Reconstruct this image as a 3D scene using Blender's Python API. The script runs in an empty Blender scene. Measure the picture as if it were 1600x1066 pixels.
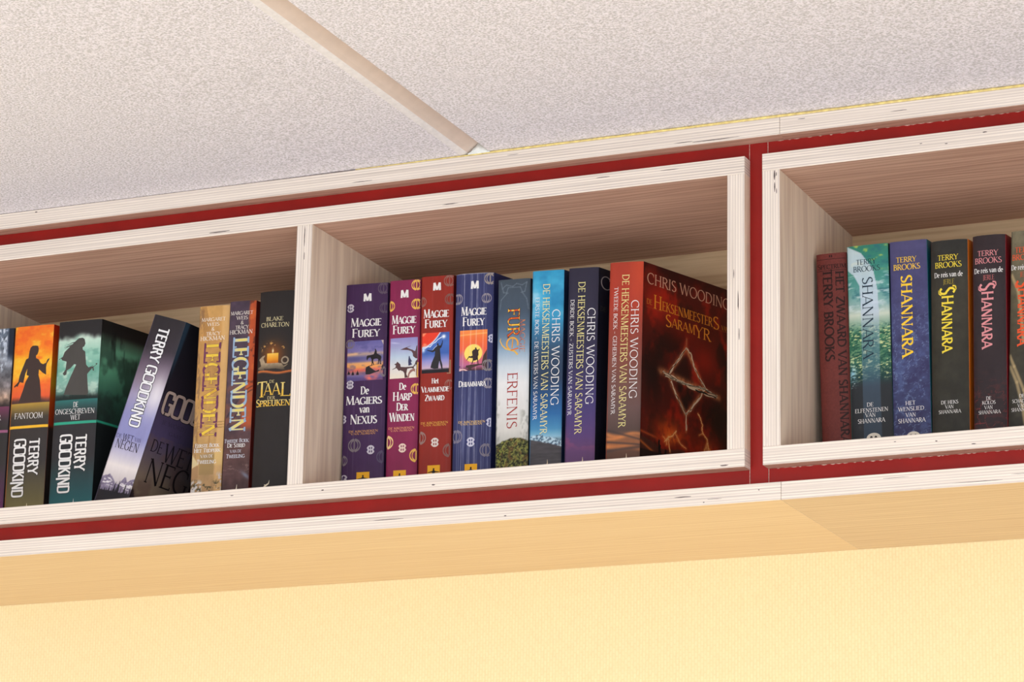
import bpy, math, random
import numpy as np
from mathutils import Matrix, Vector

D = bpy.data
SC = bpy.context.scene
COL = SC.collection
random.seed(7)
MM = 0.001
ZO = 2.5643                      # height of the cabinets' top edge above the floor (m)
def P3(x, y, z):                 # millimetres measured from the shelf's top front corner -> metres in the room
    return (x * MM, y * MM, z * MM + ZO)

# ---------------------------------------------------------------- camera, world, light, exposure
cd = D.cameras.new('camera'); cam = D.objects.new('camera', cd); COL.objects.link(cam)
cd.sensor_width = 36.0; cd.lens = 36.0 * 4786.7094 / 1600.0
cd.clip_start = 0.05; cd.clip_end = 50
RGT = Vector((0.91513904, 0.40265356, 0.01976486))
FWD = Vector((-0.39300895, 0.88015076, 0.26623035))
UPV = Vector((0.08980255, -0.25140556, 0.96370678))
cam.matrix_world = Matrix(((RGT.x, UPV.x, -FWD.x, 0.96216114), (RGT.y, UPV.y, -FWD.y, -2.70801313),
                           (RGT.z, UPV.z, -FWD.z, -0.98572098 + ZO), (0, 0, 0, 1)))
SC.camera = cam
wd = D.worlds.new('daylight'); SC.world = wd; wd.use_nodes = True
wd.node_tree.nodes['Background'].inputs['Color'].default_value = (0.86, 0.93, 1.0, 1)
wd.node_tree.nodes['Background'].inputs['Strength'].default_value = 1.0
def area(name, loc, rot, sx, sy, power, color):
    l = D.lights.new(name, 'AREA'); l.shape = 'RECTANGLE'; l.size = sx; l.size_y = sy; l.energy = power; l.color = color
    o = D.objects.new(name, l); COL.objects.link(o); o.location = loc; o.rotation_euler = rot
    return o
# daylight entering through the two windows of the room (behind and to the right of the camera)
area('window_daylight', (0.2, -4.96, 1.35), (math.radians(26), 0, 0), 5.2, 1.9, 276, (0.855, 0.93, 1.0))
area('window_daylight_side', (3.96, -2.4, 1.35), (math.radians(30), 0, math.radians(90)), 2.4, 1.9, 76, (0.855, 0.93, 1.0))
SC.view_settings.view_transform = 'Standard'; SC.view_settings.look = 'None'
SC.view_settings.gamma = 1.0; SC.view_settings.use_curve_mapping = False
SC.view_settings.exposure = 0.0

# ---------------------------------------------------------------- materials
def lin(c):
    c = np.asarray(c, float) / 255.0
    return np.where(c <= 0.04045, c / 12.92, ((c + 0.055) / 1.055) ** 2.4)
def L4(c): return tuple(float(v) for v in lin(c)) + (1.0,)
def mat(name, rough=0.5, spec=0.4):
    m = D.materials.new(name); m.use_nodes = True
    nt = m.node_tree; b = nt.nodes['Principled BSDF']
    b.inputs['Roughness'].default_value = rough; b.inputs['Specular IOR Level'].default_value = spec
    return m, nt, b
class NT:
    def __init__(s, nt): s.nt = nt
    def n(s, t, **k):
        x = s.nt.nodes.new(t)
        for a, v in k.items(): setattr(x, a, v)
        return x
    def link(s, a, b): s.nt.links.new(a, b)
    def coords(s, scale):
        tc = s.n('ShaderNodeTexCoord'); mp = s.n('ShaderNodeMapping'); mp.inputs['Scale'].default_value = scale
        s.link(tc.outputs['Object'], mp.inputs['Vector']); return mp.outputs['Vector']
    def noise(s, vec, scale, detail=4, rough=0.55, dist=0.0):
        x = s.n('ShaderNodeTexNoise'); x.inputs['Scale'].default_value = scale; x.inputs['Detail'].default_value = detail
        x.inputs['Roughness'].default_value = rough; x.inputs['Distortion'].default_value = dist
        s.link(vec, x.inputs['Vector']); return x.outputs['Fac']
    def ramp(s, fac, stops, interp='LINEAR'):
        r = s.n('ShaderNodeValToRGB'); e = r.color_ramp.elements; r.color_ramp.interpolation = interp
        while len(e) < len(stops): e.new(0.5)
        for k, (p, c) in enumerate(stops):
            e[k].position = p; e[k].color = c if len(c) == 4 else tuple(c) + (1,)
        s.link(fac, r.inputs['Fac']); return r.outputs['Color']
    def mix(s, a, b, fac, mode='MIX'):
        m = s.n('ShaderNodeMix', data_type='RGBA', blend_type=mode)
        if isinstance(fac, float): m.inputs[0].default_value = fac
        else: s.link(fac, m.inputs[0])
        for v, i in ((a, 6), (b, 7)):
            if isinstance(v, tuple): m.inputs[i].default_value = v
            else: s.link(v, m.inputs[i])
        return m.outputs[2]
    def math(s, op, a, b=0.0):
        m = s.n('ShaderNodeMath', operation=op)
        for v, i in ((a, 0), (b, 1)):
            if isinstance(v, (int, float)): m.inputs[i].default_value = v
            else: s.link(v, m.inputs[i])
        return m.outputs[0]
    def bump(s, h, strength, dist, bsdf):
        b = s.n('ShaderNodeBump'); b.inputs['Strength'].default_value = strength; b.inputs['Distance'].default_value = dist
        s.link(h, b.inputs['Height']); s.link(b.outputs['Normal'], bsdf.inputs['Normal'])

def ply_edge(name, axis, offset=0.0):
    """Whitewashed birch plywood edge: glue layers stacked along axis 'x' or 'z', fibres running along the other one."""
    m, nt, b = mat(name, 0.6, 0.25); t = NT(nt)
    tc = t.n('ShaderNodeTexCoord'); sp = t.n('ShaderNodeSeparateXYZ'); t.link(tc.outputs['Object'], sp.inputs[0])
    across = sp.outputs['Z' if axis == 'z' else 'X']
    wob = t.noise(t.coords((3, 3, 3)), 1.2, 2)
    a = t.math('ADD', t.math('MULTIPLY', across, 1000.0), t.math('MULTIPLY', wob, 0.9))
    a = t.math('ADD', a, offset)
    fr = t.math('PINGPONG', a, 1.39)                                   # 13 plies in 18 mm
    stripe = t.ramp(t.math('MULTIPLY', fr, 1 / 1.39), [(0.0, L4((242, 228, 214))), (0.42, L4((236, 222, 207))), (0.62, L4((214, 198, 186))), (1.0, L4((204, 188, 178)))])
    sc = (7, 7, 900) if axis == 'z' else (900, 7, 7)
    fib = t.noise(t.coords(sc), 1.0, 5, 0.6)
    fibc = t.ramp(fib, [(0.3, (0.80, 0.78, 0.76)), (0.52, (1, 1, 1)), (0.75, (1.03, 1.02, 1.0))])
    sv = (1.6, 1.6, 620) if axis == 'z' else (620, 1.6, 1.6)
    lay = t.noise(t.coords(sv), 1.0, 3, 0.6)
    layc = t.ramp(lay, [(0.30, L4((182, 168, 160))), (0.44, L4((216, 200, 187))), (0.56, L4((240, 226, 211))), (0.72, L4((236, 221, 206)))])
    stripe = t.mix(stripe, layc, 0.42)
    c = t.mix(stripe, fibc, 0.9, 'MULTIPLY')
    sc2 = (16, 16, 420) if axis == 'z' else (420, 16, 16)
    knot = t.noise(t.coords(sc2), 1.0, 1, 0.4)
    kf = t.ramp(knot, [(0.0, (0, 0, 0)), (0.765, (0, 0, 0)), (0.81, (0.75, 0.75, 0.75)), (1, (0.75, 0.75, 0.75))])
    c = t.mix(c, L4((84, 74, 72)), kf)
    t.link(c, b.inputs['Base Color'])
    t.bump(fib, 0.12, 0.0006, b)
    return m
def veneer(name, base, dark, grain, strength=0.7):
    """Wood veneer with fine grain along axis 'x' or 'z'."""
    m, nt, b = mat(name, 0.5, 0.3); t = NT(nt)
    sc = {'x': (3.0, 260, 260), 'z': (260, 260, 3.0)}[grain]
    big = {'x': (0.9, 16, 16), 'z': (26, 26, 0.9)}[grain]
    f1 = t.noise(t.coords(sc), 1.0, 6, 0.65, 0.15)
    f2 = t.noise(t.coords(big), 1.0, 3, 0.5, 0.8)
    w = t.n('ShaderNodeTexWave', wave_type='BANDS', bands_direction='Y' if grain == 'x' else 'X')
    w.inputs['Scale'].default_value = 4.2; w.inputs['Distortion'].default_value = 11.0; w.inputs['Detail'].default_value = 3.0; w.inputs['Detail Scale'].default_value = 1.2
    t.link(t.coords({'x': (0.8, 9, 9), 'z': (9, 9, 0.8)}[grain]), w.inputs['Vector'])
    mx = t.math('ADD', t.math('ADD', t.math('MULTIPLY', f1, 0.6), t.math('MULTIPLY', f2, 0.2)), t.math('MULTIPLY', w.outputs['Fac'], 0.2))
    c = t.ramp(mx, [(0.34, L4(dark)), (0.62, L4(base))])
    c = t.mix(L4(base), c, strength)
    t.link(c, b.inputs['Base Color']); t.bump(f1, 0.08, 0.0005, b)
    return m
def plain(name, c, rough=0.5, spec=0.35, var=0.06, scale=60):
    m, nt, b = mat(name, rough, spec); t = NT(nt)
    f = t.noise(t.coords((1, 1, 1)), scale, 4)
    k = [L4(tuple(max(0, v * (1 - var)) for v in c)), L4(tuple(min(255, v * (1 + var)) for v in c))]
    t.link(t.ramp(f, [(0.3, k[0]), (0.7, k[1])]), b.inputs['Base Color'])
    return m
PLY_Z = ply_edge('plywood_edge_lying', 'z'); PLY_X = ply_edge('plywood_edge_standing', 'x')
OAK_UNDER = veneer('oak_veneer_lengthwise', (211, 170, 146), (178, 134, 112), 'x', 0.9)  # same oak as the upright panels, toned darker to deepen the interior shade
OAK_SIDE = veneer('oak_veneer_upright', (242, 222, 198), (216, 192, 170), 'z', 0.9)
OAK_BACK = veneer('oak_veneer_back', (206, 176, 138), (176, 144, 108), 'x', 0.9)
BEECH_A = veneer('beech_veneer_light', (238, 205, 158), (226, 188, 138), 'x', 0.8)
BEECH_B = veneer('beech_veneer_tan', (228, 196, 152), (212, 176, 132), 'x', 0.9)
RED = plain('red_laminate', (150, 26, 19), 0.45, 0.25, 0.05, 22)
CHIP = plain('chipped_laminate_edge', (222, 186, 170), 0.7, 0.2, 0.2, 400)
VOID = plain('dark_ply_void', (96, 84, 80), 0.9, 0.1, 0.3, 300)
PAGES = plain('page_paper', (226, 214, 188), 0.8, 0.1, 0.05, 300)
FLOORM = plain('pale_linoleum', (228, 224, 222), 0.5, 0.3, 0.04, 9)
WALLW = plain('white_wall_paint', (222, 220, 218), 0.6, 0.25, 0.02, 9)
FRAME = plain('white_window_paint', (232, 230, 226), 0.4, 0.4, 0.02, 9)
FILLER = plain('white_filler_paste', (232, 232, 226), 0.8, 0.15, 0.05, 200)
CAULK = plain('yellow_caulk', (240, 208, 134), 0.7, 0.2, 0.12, 160)

def wallpaper():
    m, nt, b = mat('yellow_glassfibre_wallpaper', 0.62, 0.25); t = NT(nt)
    tc = t.n('ShaderNodeTexCoord'); mp = t.n('ShaderNodeMapping')
    mp.inputs['Rotation'].default_value = (math.radians(90), 0, math.radians(90))
    t.link(tc.outputs['Object'], mp.inputs['Vector'])
    br = t.n('ShaderNodeTexBrick'); br.offset = 0.5; br.inputs['Scale'].default_value = 1.0
    br.inputs['Brick Width'].default_value = 0.0062; br.inputs['Row Height'].default_value = 0.0034
    br.inputs['Mortar Size'].default_value = 0.0013; br.inputs['Mortar Smooth'].default_value = 1.0
    br.inputs['Color1'].default_value = L4((244, 224, 176)); br.inputs['Color2'].default_value = L4((243, 222, 172)); br.inputs['Mortar'].default_value = L4((240, 216, 164))
    sw = t.n('ShaderNodeSeparateXYZ'); t.link(tc.outputs['Object'], sw.inputs[0])
    cb = t.n('ShaderNodeCombineXYZ'); t.link(sw.outputs['Z'], cb.inputs[0]); t.link(sw.outputs['X'], cb.inputs[1])
    t.link(cb.outputs[0], br.inputs['Vector'])
    n = t.noise(t.coords((1, 1, 0.35)), 340, 3)
    c = t.mix(br.outputs['Color'], t.ramp(n, [(0.3, (0.94, 0.93, 0.91)), (0.6, (1, 1, 1))]), 0.8, 'MULTIPLY')
    t.link(c, b.inputs['Base Color'])
    t.bump(t.math('SUBTRACT', t.math('MULTIPLY', n, 0.4), br.outputs['Fac']), 0.16, 0.0008, b)
    return m
WALLP = wallpaper()
def stipple():
    m, nt, b = mat('stippled_ceiling_paint', 0.75, 0.2); t = NT(nt)
    n = t.noise(t.coords((1, 1, 1)), 430, 2, 0.55)
    c = t.ramp(n, [(0.37, L4((210, 203, 202))), (0.60, L4((252, 244, 248)))])
    t.link(c, b.inputs['Base Color']); t.bump(n, 0.9, 0.0020, b)
    return m
CEILM = stipple()
LIPM = plain('smooth_lip_paint', (236, 229, 226), 0.7, 0.2, 0.03, 200)
BEVELM = plain('shade_tinted_bevel_paint', (222, 202, 188), 0.7, 0.2, 0.02, 60)  # groove bevels tinted darker, standing in for the shade inside them

def print_mat(name, rough):
    m, nt, b = mat(name, rough, 0.24); t = NT(nt)
    a = t.n('ShaderNodeVertexColor', layer_name='Print')
    n = t.noise(t.coords((1, 1, 0.25)), 240, 3)
    c = t.mix(a.outputs['Color'], t.ramp(n, [(0.3, (0.94, 0.94, 0.94)), (0.7, (1.04, 1.04, 1.04))]), 0.6, 'MULTIPLY')
    t.link(c, b.inputs['Base Color'])
    return m
INK = print_mat('printed_cover_stock', 0.42)

# ---------------------------------------------------------------- object helpers
def link(name, me, parent=None):
    o = D.objects.new(name, me); COL.objects.link(o)
    if parent is not None: o.parent = parent
    return o
def mesh_obj(name, verts, faces, mats, fmat=None, parent=None, smooth=False):
    me = D.meshes.new(name); me.from_pydata(verts, [], faces)
    for m in mats: me.materials.append(m)
    if fmat:
        me.polygons.foreach_set('material_index', fmat)
    if smooth: me.polygons.foreach_set('use_smooth', [True] * len(me.polygons))
    me.update()
    return link(name, me, parent)
def tag(o, label, cat, group=None):
    o['label'] = label; o['category'] = cat
    if group: o['group'] = group
    return o
def structure(o): o['kind'] = 'structure'; return o
def empty(name, loc, label, cat, group=None):
    o = D.objects.new(name, None); COL.objects.link(o); o.location = loc; o.empty_display_size = 0.05
    return tag(o, label, cat, group)
BOXF = [(0, 3, 2, 1), (4, 5, 6, 7), (0, 1, 5, 4), (1, 2, 6, 5), (2, 3, 7, 6), (3, 0, 4, 7)]   # bottom top front right back left
def boxv(x0, x1, y0, y1, z0, z1):
    return [(x0, y0, z0), (x1, y0, z0), (x1, y1, z0), (x0, y1, z0), (x0, y0, z1), (x1, y0, z1), (x1, y1, z1), (x0, y1, z1)]
def panel(name, box, mats, fm, parent=None, org=(0, 0, 0), slits=(), bevel=0.5):
    """A board with softened edges; fm gives a material index for bottom, top, front, right, back, left.
    slits: dark glue-line voids in the front edge, (x, z, half-width, half-height) in mm."""
    x0, x1, y0, y1, z0, z1 = box
    b = bevel; vs = []; fs = []; ms = []
    # front face with a small chamfer all round, then the sides
    A = [(x0 + b, y0, z0 + b), (x1 - b, y0, z0 + b), (x1 - b, y0, z1 - b), (x0 + b, y0, z1 - b)]
    B = [(x0, y0 + b, z0), (x1, y0 + b, z0), (x1, y0 + b, z1), (x0, y0 + b, z1)]
    Cc = [(x0, y1, z0), (x1, y1, z0), (x1, y1, z1), (x0, y1, z1)]
    vs = A + B + Cc
    fs = [(0, 1, 2, 3)]; ms = [fm[2]]
    for k in range(4):
        j = (k + 1) % 4
        fs.append((4 + k, 4 + j, j, k)); ms.append(fm[2])
        fs.append((8 + k, 8 + j, 4 + j, 4 + k)); ms.append((fm[0], fm[3], fm[1], fm[5])[k])
    fs.append((11, 10, 9, 8)); ms.append(fm[4])
    mats = list(mats)
    if slits:
        mats.append(VOID)
        for (sx, sz, hw, hh) in slits:
            i = len(vs); n = 10; rr = random.Random(int(sx * 7 + sz * 13))
            for q in range(n):
                a = 2 * math.pi * q / n; r = 0.75 + 0.4 * rr.random()
                vs.append((sx + hw * r * math.cos(a), y0 - 0.06, sz + hh * r * math.sin(a)))
            fs.append(tuple(range(i, i + n))); ms.append(len(mats) - 1)
    vs = [((x - org[0]) * MM, (y - org[1]) * MM, (z - org[2]) * MM) for x, y, z in vs]
    return mesh_obj(name, vs, fs, mats, ms, parent)

# ---------------------------------------------------------------- the room
WY = 246.8                                    # wall surface (mm behind the cabinet fronts)
def slab(name, x0, x1, y0, y1, z0, z1, m):
    o = mesh_obj(name, boxv(x0, x1, y0, y1, z0, z1), BOXF, [m]); return structure(o)
slab('floor', -3.2, 4.2, -5.2, 0.45, -0.1, 0.0, FLOORM)
slab('wall_back', -3.2, 4.2, WY * MM, WY * MM + 0.15, 0.0, 2.62, WALLP)
slab('wall_left', -3.15, -3.0, -5.0, WY * MM, 0.0, 2.62, WALLW)
def wall_with_opening(name, axis, at, thick, a0, a1, o0, o1, z0, z1):
    vs = []; fs = []
    for (p, q, r, s) in ((a0, o0, 0, 2.62), (o1, a1, 0, 2.62), (o0, o1, 0, z0), (o0, o1, z1, 2.62)):
        i = len(vs)
        bx = boxv(p, q, at, at + thick, r, s) if axis == 'x' else boxv(at, at + thick, p, q, r, s)
        vs += bx; fs += [tuple(i + k for k in f) for f in BOXF]
    return structure(mesh_obj(name, vs, fs, [WALLW]))
wall_with_opening('wall_front', 'x', -5.15, 0.15, -3.0, 4.0, -2.4, 2.8, 0.4, 2.3)
wall_with_opening('wall_right', 'y', 4.0, 0.15, -5.0, WY * MM, -3.6, -1.2, 0.4, 2.3)
def window(name, axis, at, o0, o1, z0, z1, n):
    vs = []; fs = []; w = 0.05
    bars = [(o0, o1, z0, z0 + w), (o0, o1, z1 - w, z1)] + [(o0 + (o1 - o0 - w) * k / n, o0 + (o1 - o0 - w) * k / n + w, z0, z1) for k in range(n + 1)]
    for (p, q, r, s) in bars:
        i = len(vs)
        bx = boxv(p, q, at, at + 0.05, r, s) if axis == 'x' else boxv(at, at + 0.05, p, q, r, s)
        vs += bx; fs += [tuple(i + k for k in f) for f in BOXF]
    return structure(mesh_obj(name, vs, fs, [FRAME]))
window('window_1', 'x', -5.11, -2.4, 2.8, 0.4, 2.3, 4)
window('window_2', 'y', 4.06, -3.6, -1.2, 0.4, 2.3, 2)

# ceiling tiles with V grooves running towards the shelf wall; the right-hand tile sits a hair higher
def ceil_z(x):
    t = min(1, max(0, (x + 620) / 330.0)); t = t * t * (3 - 2 * t)
    return 36.0 + 1.6 * t + (0.9 if x > -288 else 0) + 0.001 * max(0, x + 288)
def ceiling():
    prof = []; fm = []
    def seg(x, z, m): prof.append((x, z)); fm.append(m)
    grooves = [-2688, -1488, -288, 912, 2112, 3312]
    xs = -3150
    seg(xs, ceil_z(xs), 0)
    for g in grooves:
        a = g - 11; zl = ceil_z(a - 1); zr = ceil_z(g + 11.5)
        x = xs + 60
        while x < a - 18: seg(x, ceil_z(x), 0); x += 60
        for dx, dz in ((-13, 0), (-10.5, 0.15), (-8, 0.4), (-6, 0.8), (-4.2, 1.3), (-2.6, 2.0), (-1.2, 2.8), (0, 3.7), (1.2, 4.7)):
            seg(a + dx, zl + dz, 0 if dx < -8 else 2 if dx < -2 else 1)
        seg(g, zl + 12, 1); seg(g + 10.2, zr + 0.9, 1); seg(g + 11.2, zr, 1)
        xs = g + 11.2
    while xs < 4100: xs += 60; seg(xs, ceil_z(xs), 0)
    vs = []; fs = []; ms = []
    n = len(prof)
    for y in (-5100.0, WY): vs += [P3(x, y, z) for x, z in prof]
    for k in range(n - 1): fs.append((k, n + k, n + k + 1, k + 1)); ms.append(fm[k + 1])
    # solid backing above
    i = len(vs); vs += boxv(-3.15, 4.15, -5.1, WY * MM + 0.15, 2.62, 2.72); fs += [tuple(i + q for q in f) for f in BOXF]; ms += [0] * 6
    return structure(mesh_obj('ceiling', vs, fs, [CEILM, BEVELM, LIPM], ms))
ceiling()
def caulk():
    vs = []; fs = []; n = 90; rr = random.Random(3)
    for k in range(n + 1):
        x = -430 + (980 + 430) * k / n
        zc = ceil_z(x); gap = zc - 35.71
        h = gap * (0.82 + 0.15 * rr.random()); g = -288 - 14 < x < -270
        dz = 0.5 + 0.25 * rr.random()
        for (y, z) in ((-0.4, 35.6), (-0.7 - dz * 0.4, 35.7 + h * 0.5), (-0.1, 35.7 + h), (6, 35.7 + gap + 0.4), (6, 35.6)):
            vs.append(P3(x, y, z))
        if k:
            a = 5 * (k - 1)
            for q in range(5): fs.append((a + q, a + (q + 1) % 5, a + 5 + (q + 1) % 5, a + 5 + q))
    return structure(mesh_obj('trim_1', vs, fs, [CAULK], smooth=True))
caulk()
def plug():
    rr = random.Random(9); vs = []; fs = []; n = 12
    for k in range(n + 1):
        x = -300.5 + 25 * k / n; top = 36.0 + 2.2 + max(0, 11.5 - abs(x + 288)) * .9
        j = -1.6 - 1.6 * rr.random()
        vs += [P3(x, j, 37.3), P3(x, j * .6, top), P3(x, 6, top + .3), P3(x, 6, 37.0)]
        if k: a = 4 * (k - 1); fs += [(a + q, a + (q + 1) % 4, a + 4 + (q + 1) % 4, a + 4 + q) for q in range(4)]
    return structure(mesh_obj('trim_2', vs, fs, [FILLER], smooth=True))
plug()

# ---------------------------------------------------------------- cabinets, boards and red filler panels
ZB0, ZB1 = -314.5, -296.4                     # bottom panel
YR = 16.9; DEP = 235.3
UND = {'top': (0, 2, 1, 1, 2, 1)}
def cabinet(label, xa, xb, dividers, slits):
    org = ((xa + xb) / 2, 0, ZB0)
    root = empty('wall_cabinet', P3(*org), label, 'cabinet', 'plywood wall cabinets under the ceiling')
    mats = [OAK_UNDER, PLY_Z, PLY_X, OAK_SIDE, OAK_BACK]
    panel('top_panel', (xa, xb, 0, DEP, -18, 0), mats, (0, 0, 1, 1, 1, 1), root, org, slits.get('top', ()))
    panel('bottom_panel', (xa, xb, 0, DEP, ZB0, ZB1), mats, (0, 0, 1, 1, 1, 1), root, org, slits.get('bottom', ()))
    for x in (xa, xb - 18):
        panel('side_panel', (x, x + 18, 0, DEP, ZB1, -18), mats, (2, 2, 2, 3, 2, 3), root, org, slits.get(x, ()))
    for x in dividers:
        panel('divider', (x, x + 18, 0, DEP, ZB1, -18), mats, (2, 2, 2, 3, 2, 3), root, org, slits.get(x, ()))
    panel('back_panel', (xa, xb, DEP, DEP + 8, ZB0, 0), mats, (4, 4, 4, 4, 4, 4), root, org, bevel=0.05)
    return root
cabinet('plywood cabinet with two compartments of books, left of the red gap', -977, 0, [-496.6],
        {-496.6: [(-487.2, -30, 0.55, 11), (-486.8, -52, 0.4, 5)], 0 - 18: [(-6.5, -148, 0.6, 10), (-5.5, -182, 0.5, 6), (-11, -120, 0.35, 5)],
         'bottom': [(-21, -312, 4.5, .6), (-330, -308.5, 2, 0.7), (-560, -303, 2, .6), (-455, -305, 1.5, .7)],
         'top': [(-590, -14.5, 14, 0.6), (-320, -13.8, 9, .5), (-150, -4.5, 8, .4), (-80, -5, 10, .4)]})
cabinet('plywood cabinet right of the red gap, cut off by the photo edge', 18.4, 18.4 + 977, [18.4 + 478.5],
        {18.4: [(31.2, -24, 0.9, 6), (31.4, -36, 0.6, 5), (33.2, -22.5, .5, 2), (33.4, -40, .4, 3)],
         'bottom': [(190, -304.5, 1.3, .6), (226, -310, 2.4, .5), (286, -309, 1.1, .5), (150, -302, 1.2, .4)],
         'top': [(205, -12, 1.5, .5), (243, -5, 2.5, .6), (290, -5.5, 1.4, .6), (180, -9, 1.4, .4)]})
def board(name, label, xa, xb, y0, z0, z1, under, slits=()):
    org = ((xa + xb) / 2, (y0 + WY) / 2, z0)
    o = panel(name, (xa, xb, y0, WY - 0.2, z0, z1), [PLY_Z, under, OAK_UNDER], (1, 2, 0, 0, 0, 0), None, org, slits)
    o.location = P3(*org)
    return tag(o, label, 'board', 'boards above the cabinets' if z0 > 0 else 'boards below the cabinets')
board('cornice_board', 'long plywood board under the ceiling, the length left of its butt joint', -1000, 37.0, -1.3, 17.8, 35.6, OAK_UNDER,
          [(-30, 20.3, 26, .45), (-64, 21.5, 10, .4), (-820, 33, 1.6, .7), (-420, 22, 12, .4), (-250, 31, 6, .3)])
board('cornice_board', 'long plywood board under the ceiling, the length right of its butt joint', 37.3, 1010, -1.3, 17.8, 35.6, OAK_UNDER,
          [(60, 31, 4, .4), (160, 27, 9, .4)])
board('base_board', 'bottom plywood board with light orange underside, left of its joint', -1000, 37.0, -1.3, -350.2, -332.4, BEECH_A,
          [(-62, -340.5, 9, .5), (15, -339, .8, .6), (-41, -347.2, 1.0, .5), (-30, -344.6, 9, .22), (-380, -341, 20, .35), (-250, -346, 1.6, .6)])
board('base_board', 'bottom plywood board with tan underside, right of its joint', 37.3, 1010, -1.3, -350.2, -332.4, BEECH_B,
          [(150, -337, 14, .22), (230, -346.5, 24, .25), (270, -342, 12, .2)])
def filler(label, xa, xb, z0, z1, chips):
    org = ((xa + xb) / 2, YR, z0)
    vs = boxv(xa - org[0], xb - org[0], 0, 8, 0, z1 - z0); fs = list(BOXF); ms = [0] * 6
    for x in chips:                                           # pale chipped end of the laminate
        i = len(vs); x -= org[0]; h = z1 - z0
        vs += [(x - 0.22, -0.05, 0), (x + 0.22, -0.05, 0), (x + 0.22, -0.05, h), (x - 0.22, -0.05, h)]
        fs.append((i, i + 1, i + 2, i + 3)); ms.append(1)
    if xa > 18.2:                                             # ragged white chips where the cabinet meets the red laminate
        rr = random.Random(int(z0)); x = 22.0; h = z1 - z0
        while x < 330:
            w = rr.uniform(1.5, 7); x += rr.uniform(.5, 9); t = rr.uniform(.25, .9); i = len(vs); a = x - org[0]
            vs += [(a, -.05, h - t * .3), (a + w * .5, -.05, h - t), (a + w, -.05, h - t * .4), (a + w, -.05, h), (a, -.05, h)]
            fs.append((i, i + 1, i + 2, i + 3, i + 4)); ms.append(1); x += w
    o = mesh_obj('filler_panel', [(a * MM, b * MM, c * MM) for a, b, c in vs], fs, [RED, CHIP], ms)
    o.location = P3(*org)
    return tag(o, label, 'panel', 'red filler panels')
filler('red strip above the left cabinet, under the cornice board', -977, -0.2, 0.1, 17.7, (-0.5,))
filler('red strip below the left cabinet, above the base board', -977, -0.2, -332.3, ZB0 - 0.1, (-0.5,))
filler('upright red strip in the gap between the two cabinets', 0.1, 18.2, -332.3, 17.7, ())
filler('red strip above the right cabinet, under the cornice board', 18.5, 977, 0.1, 17.7, (18.8,))
filler('red strip below the right cabinet, above the base board', 18.5, 977, -332.3, ZB0 - 0.1, (18.8,))

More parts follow.
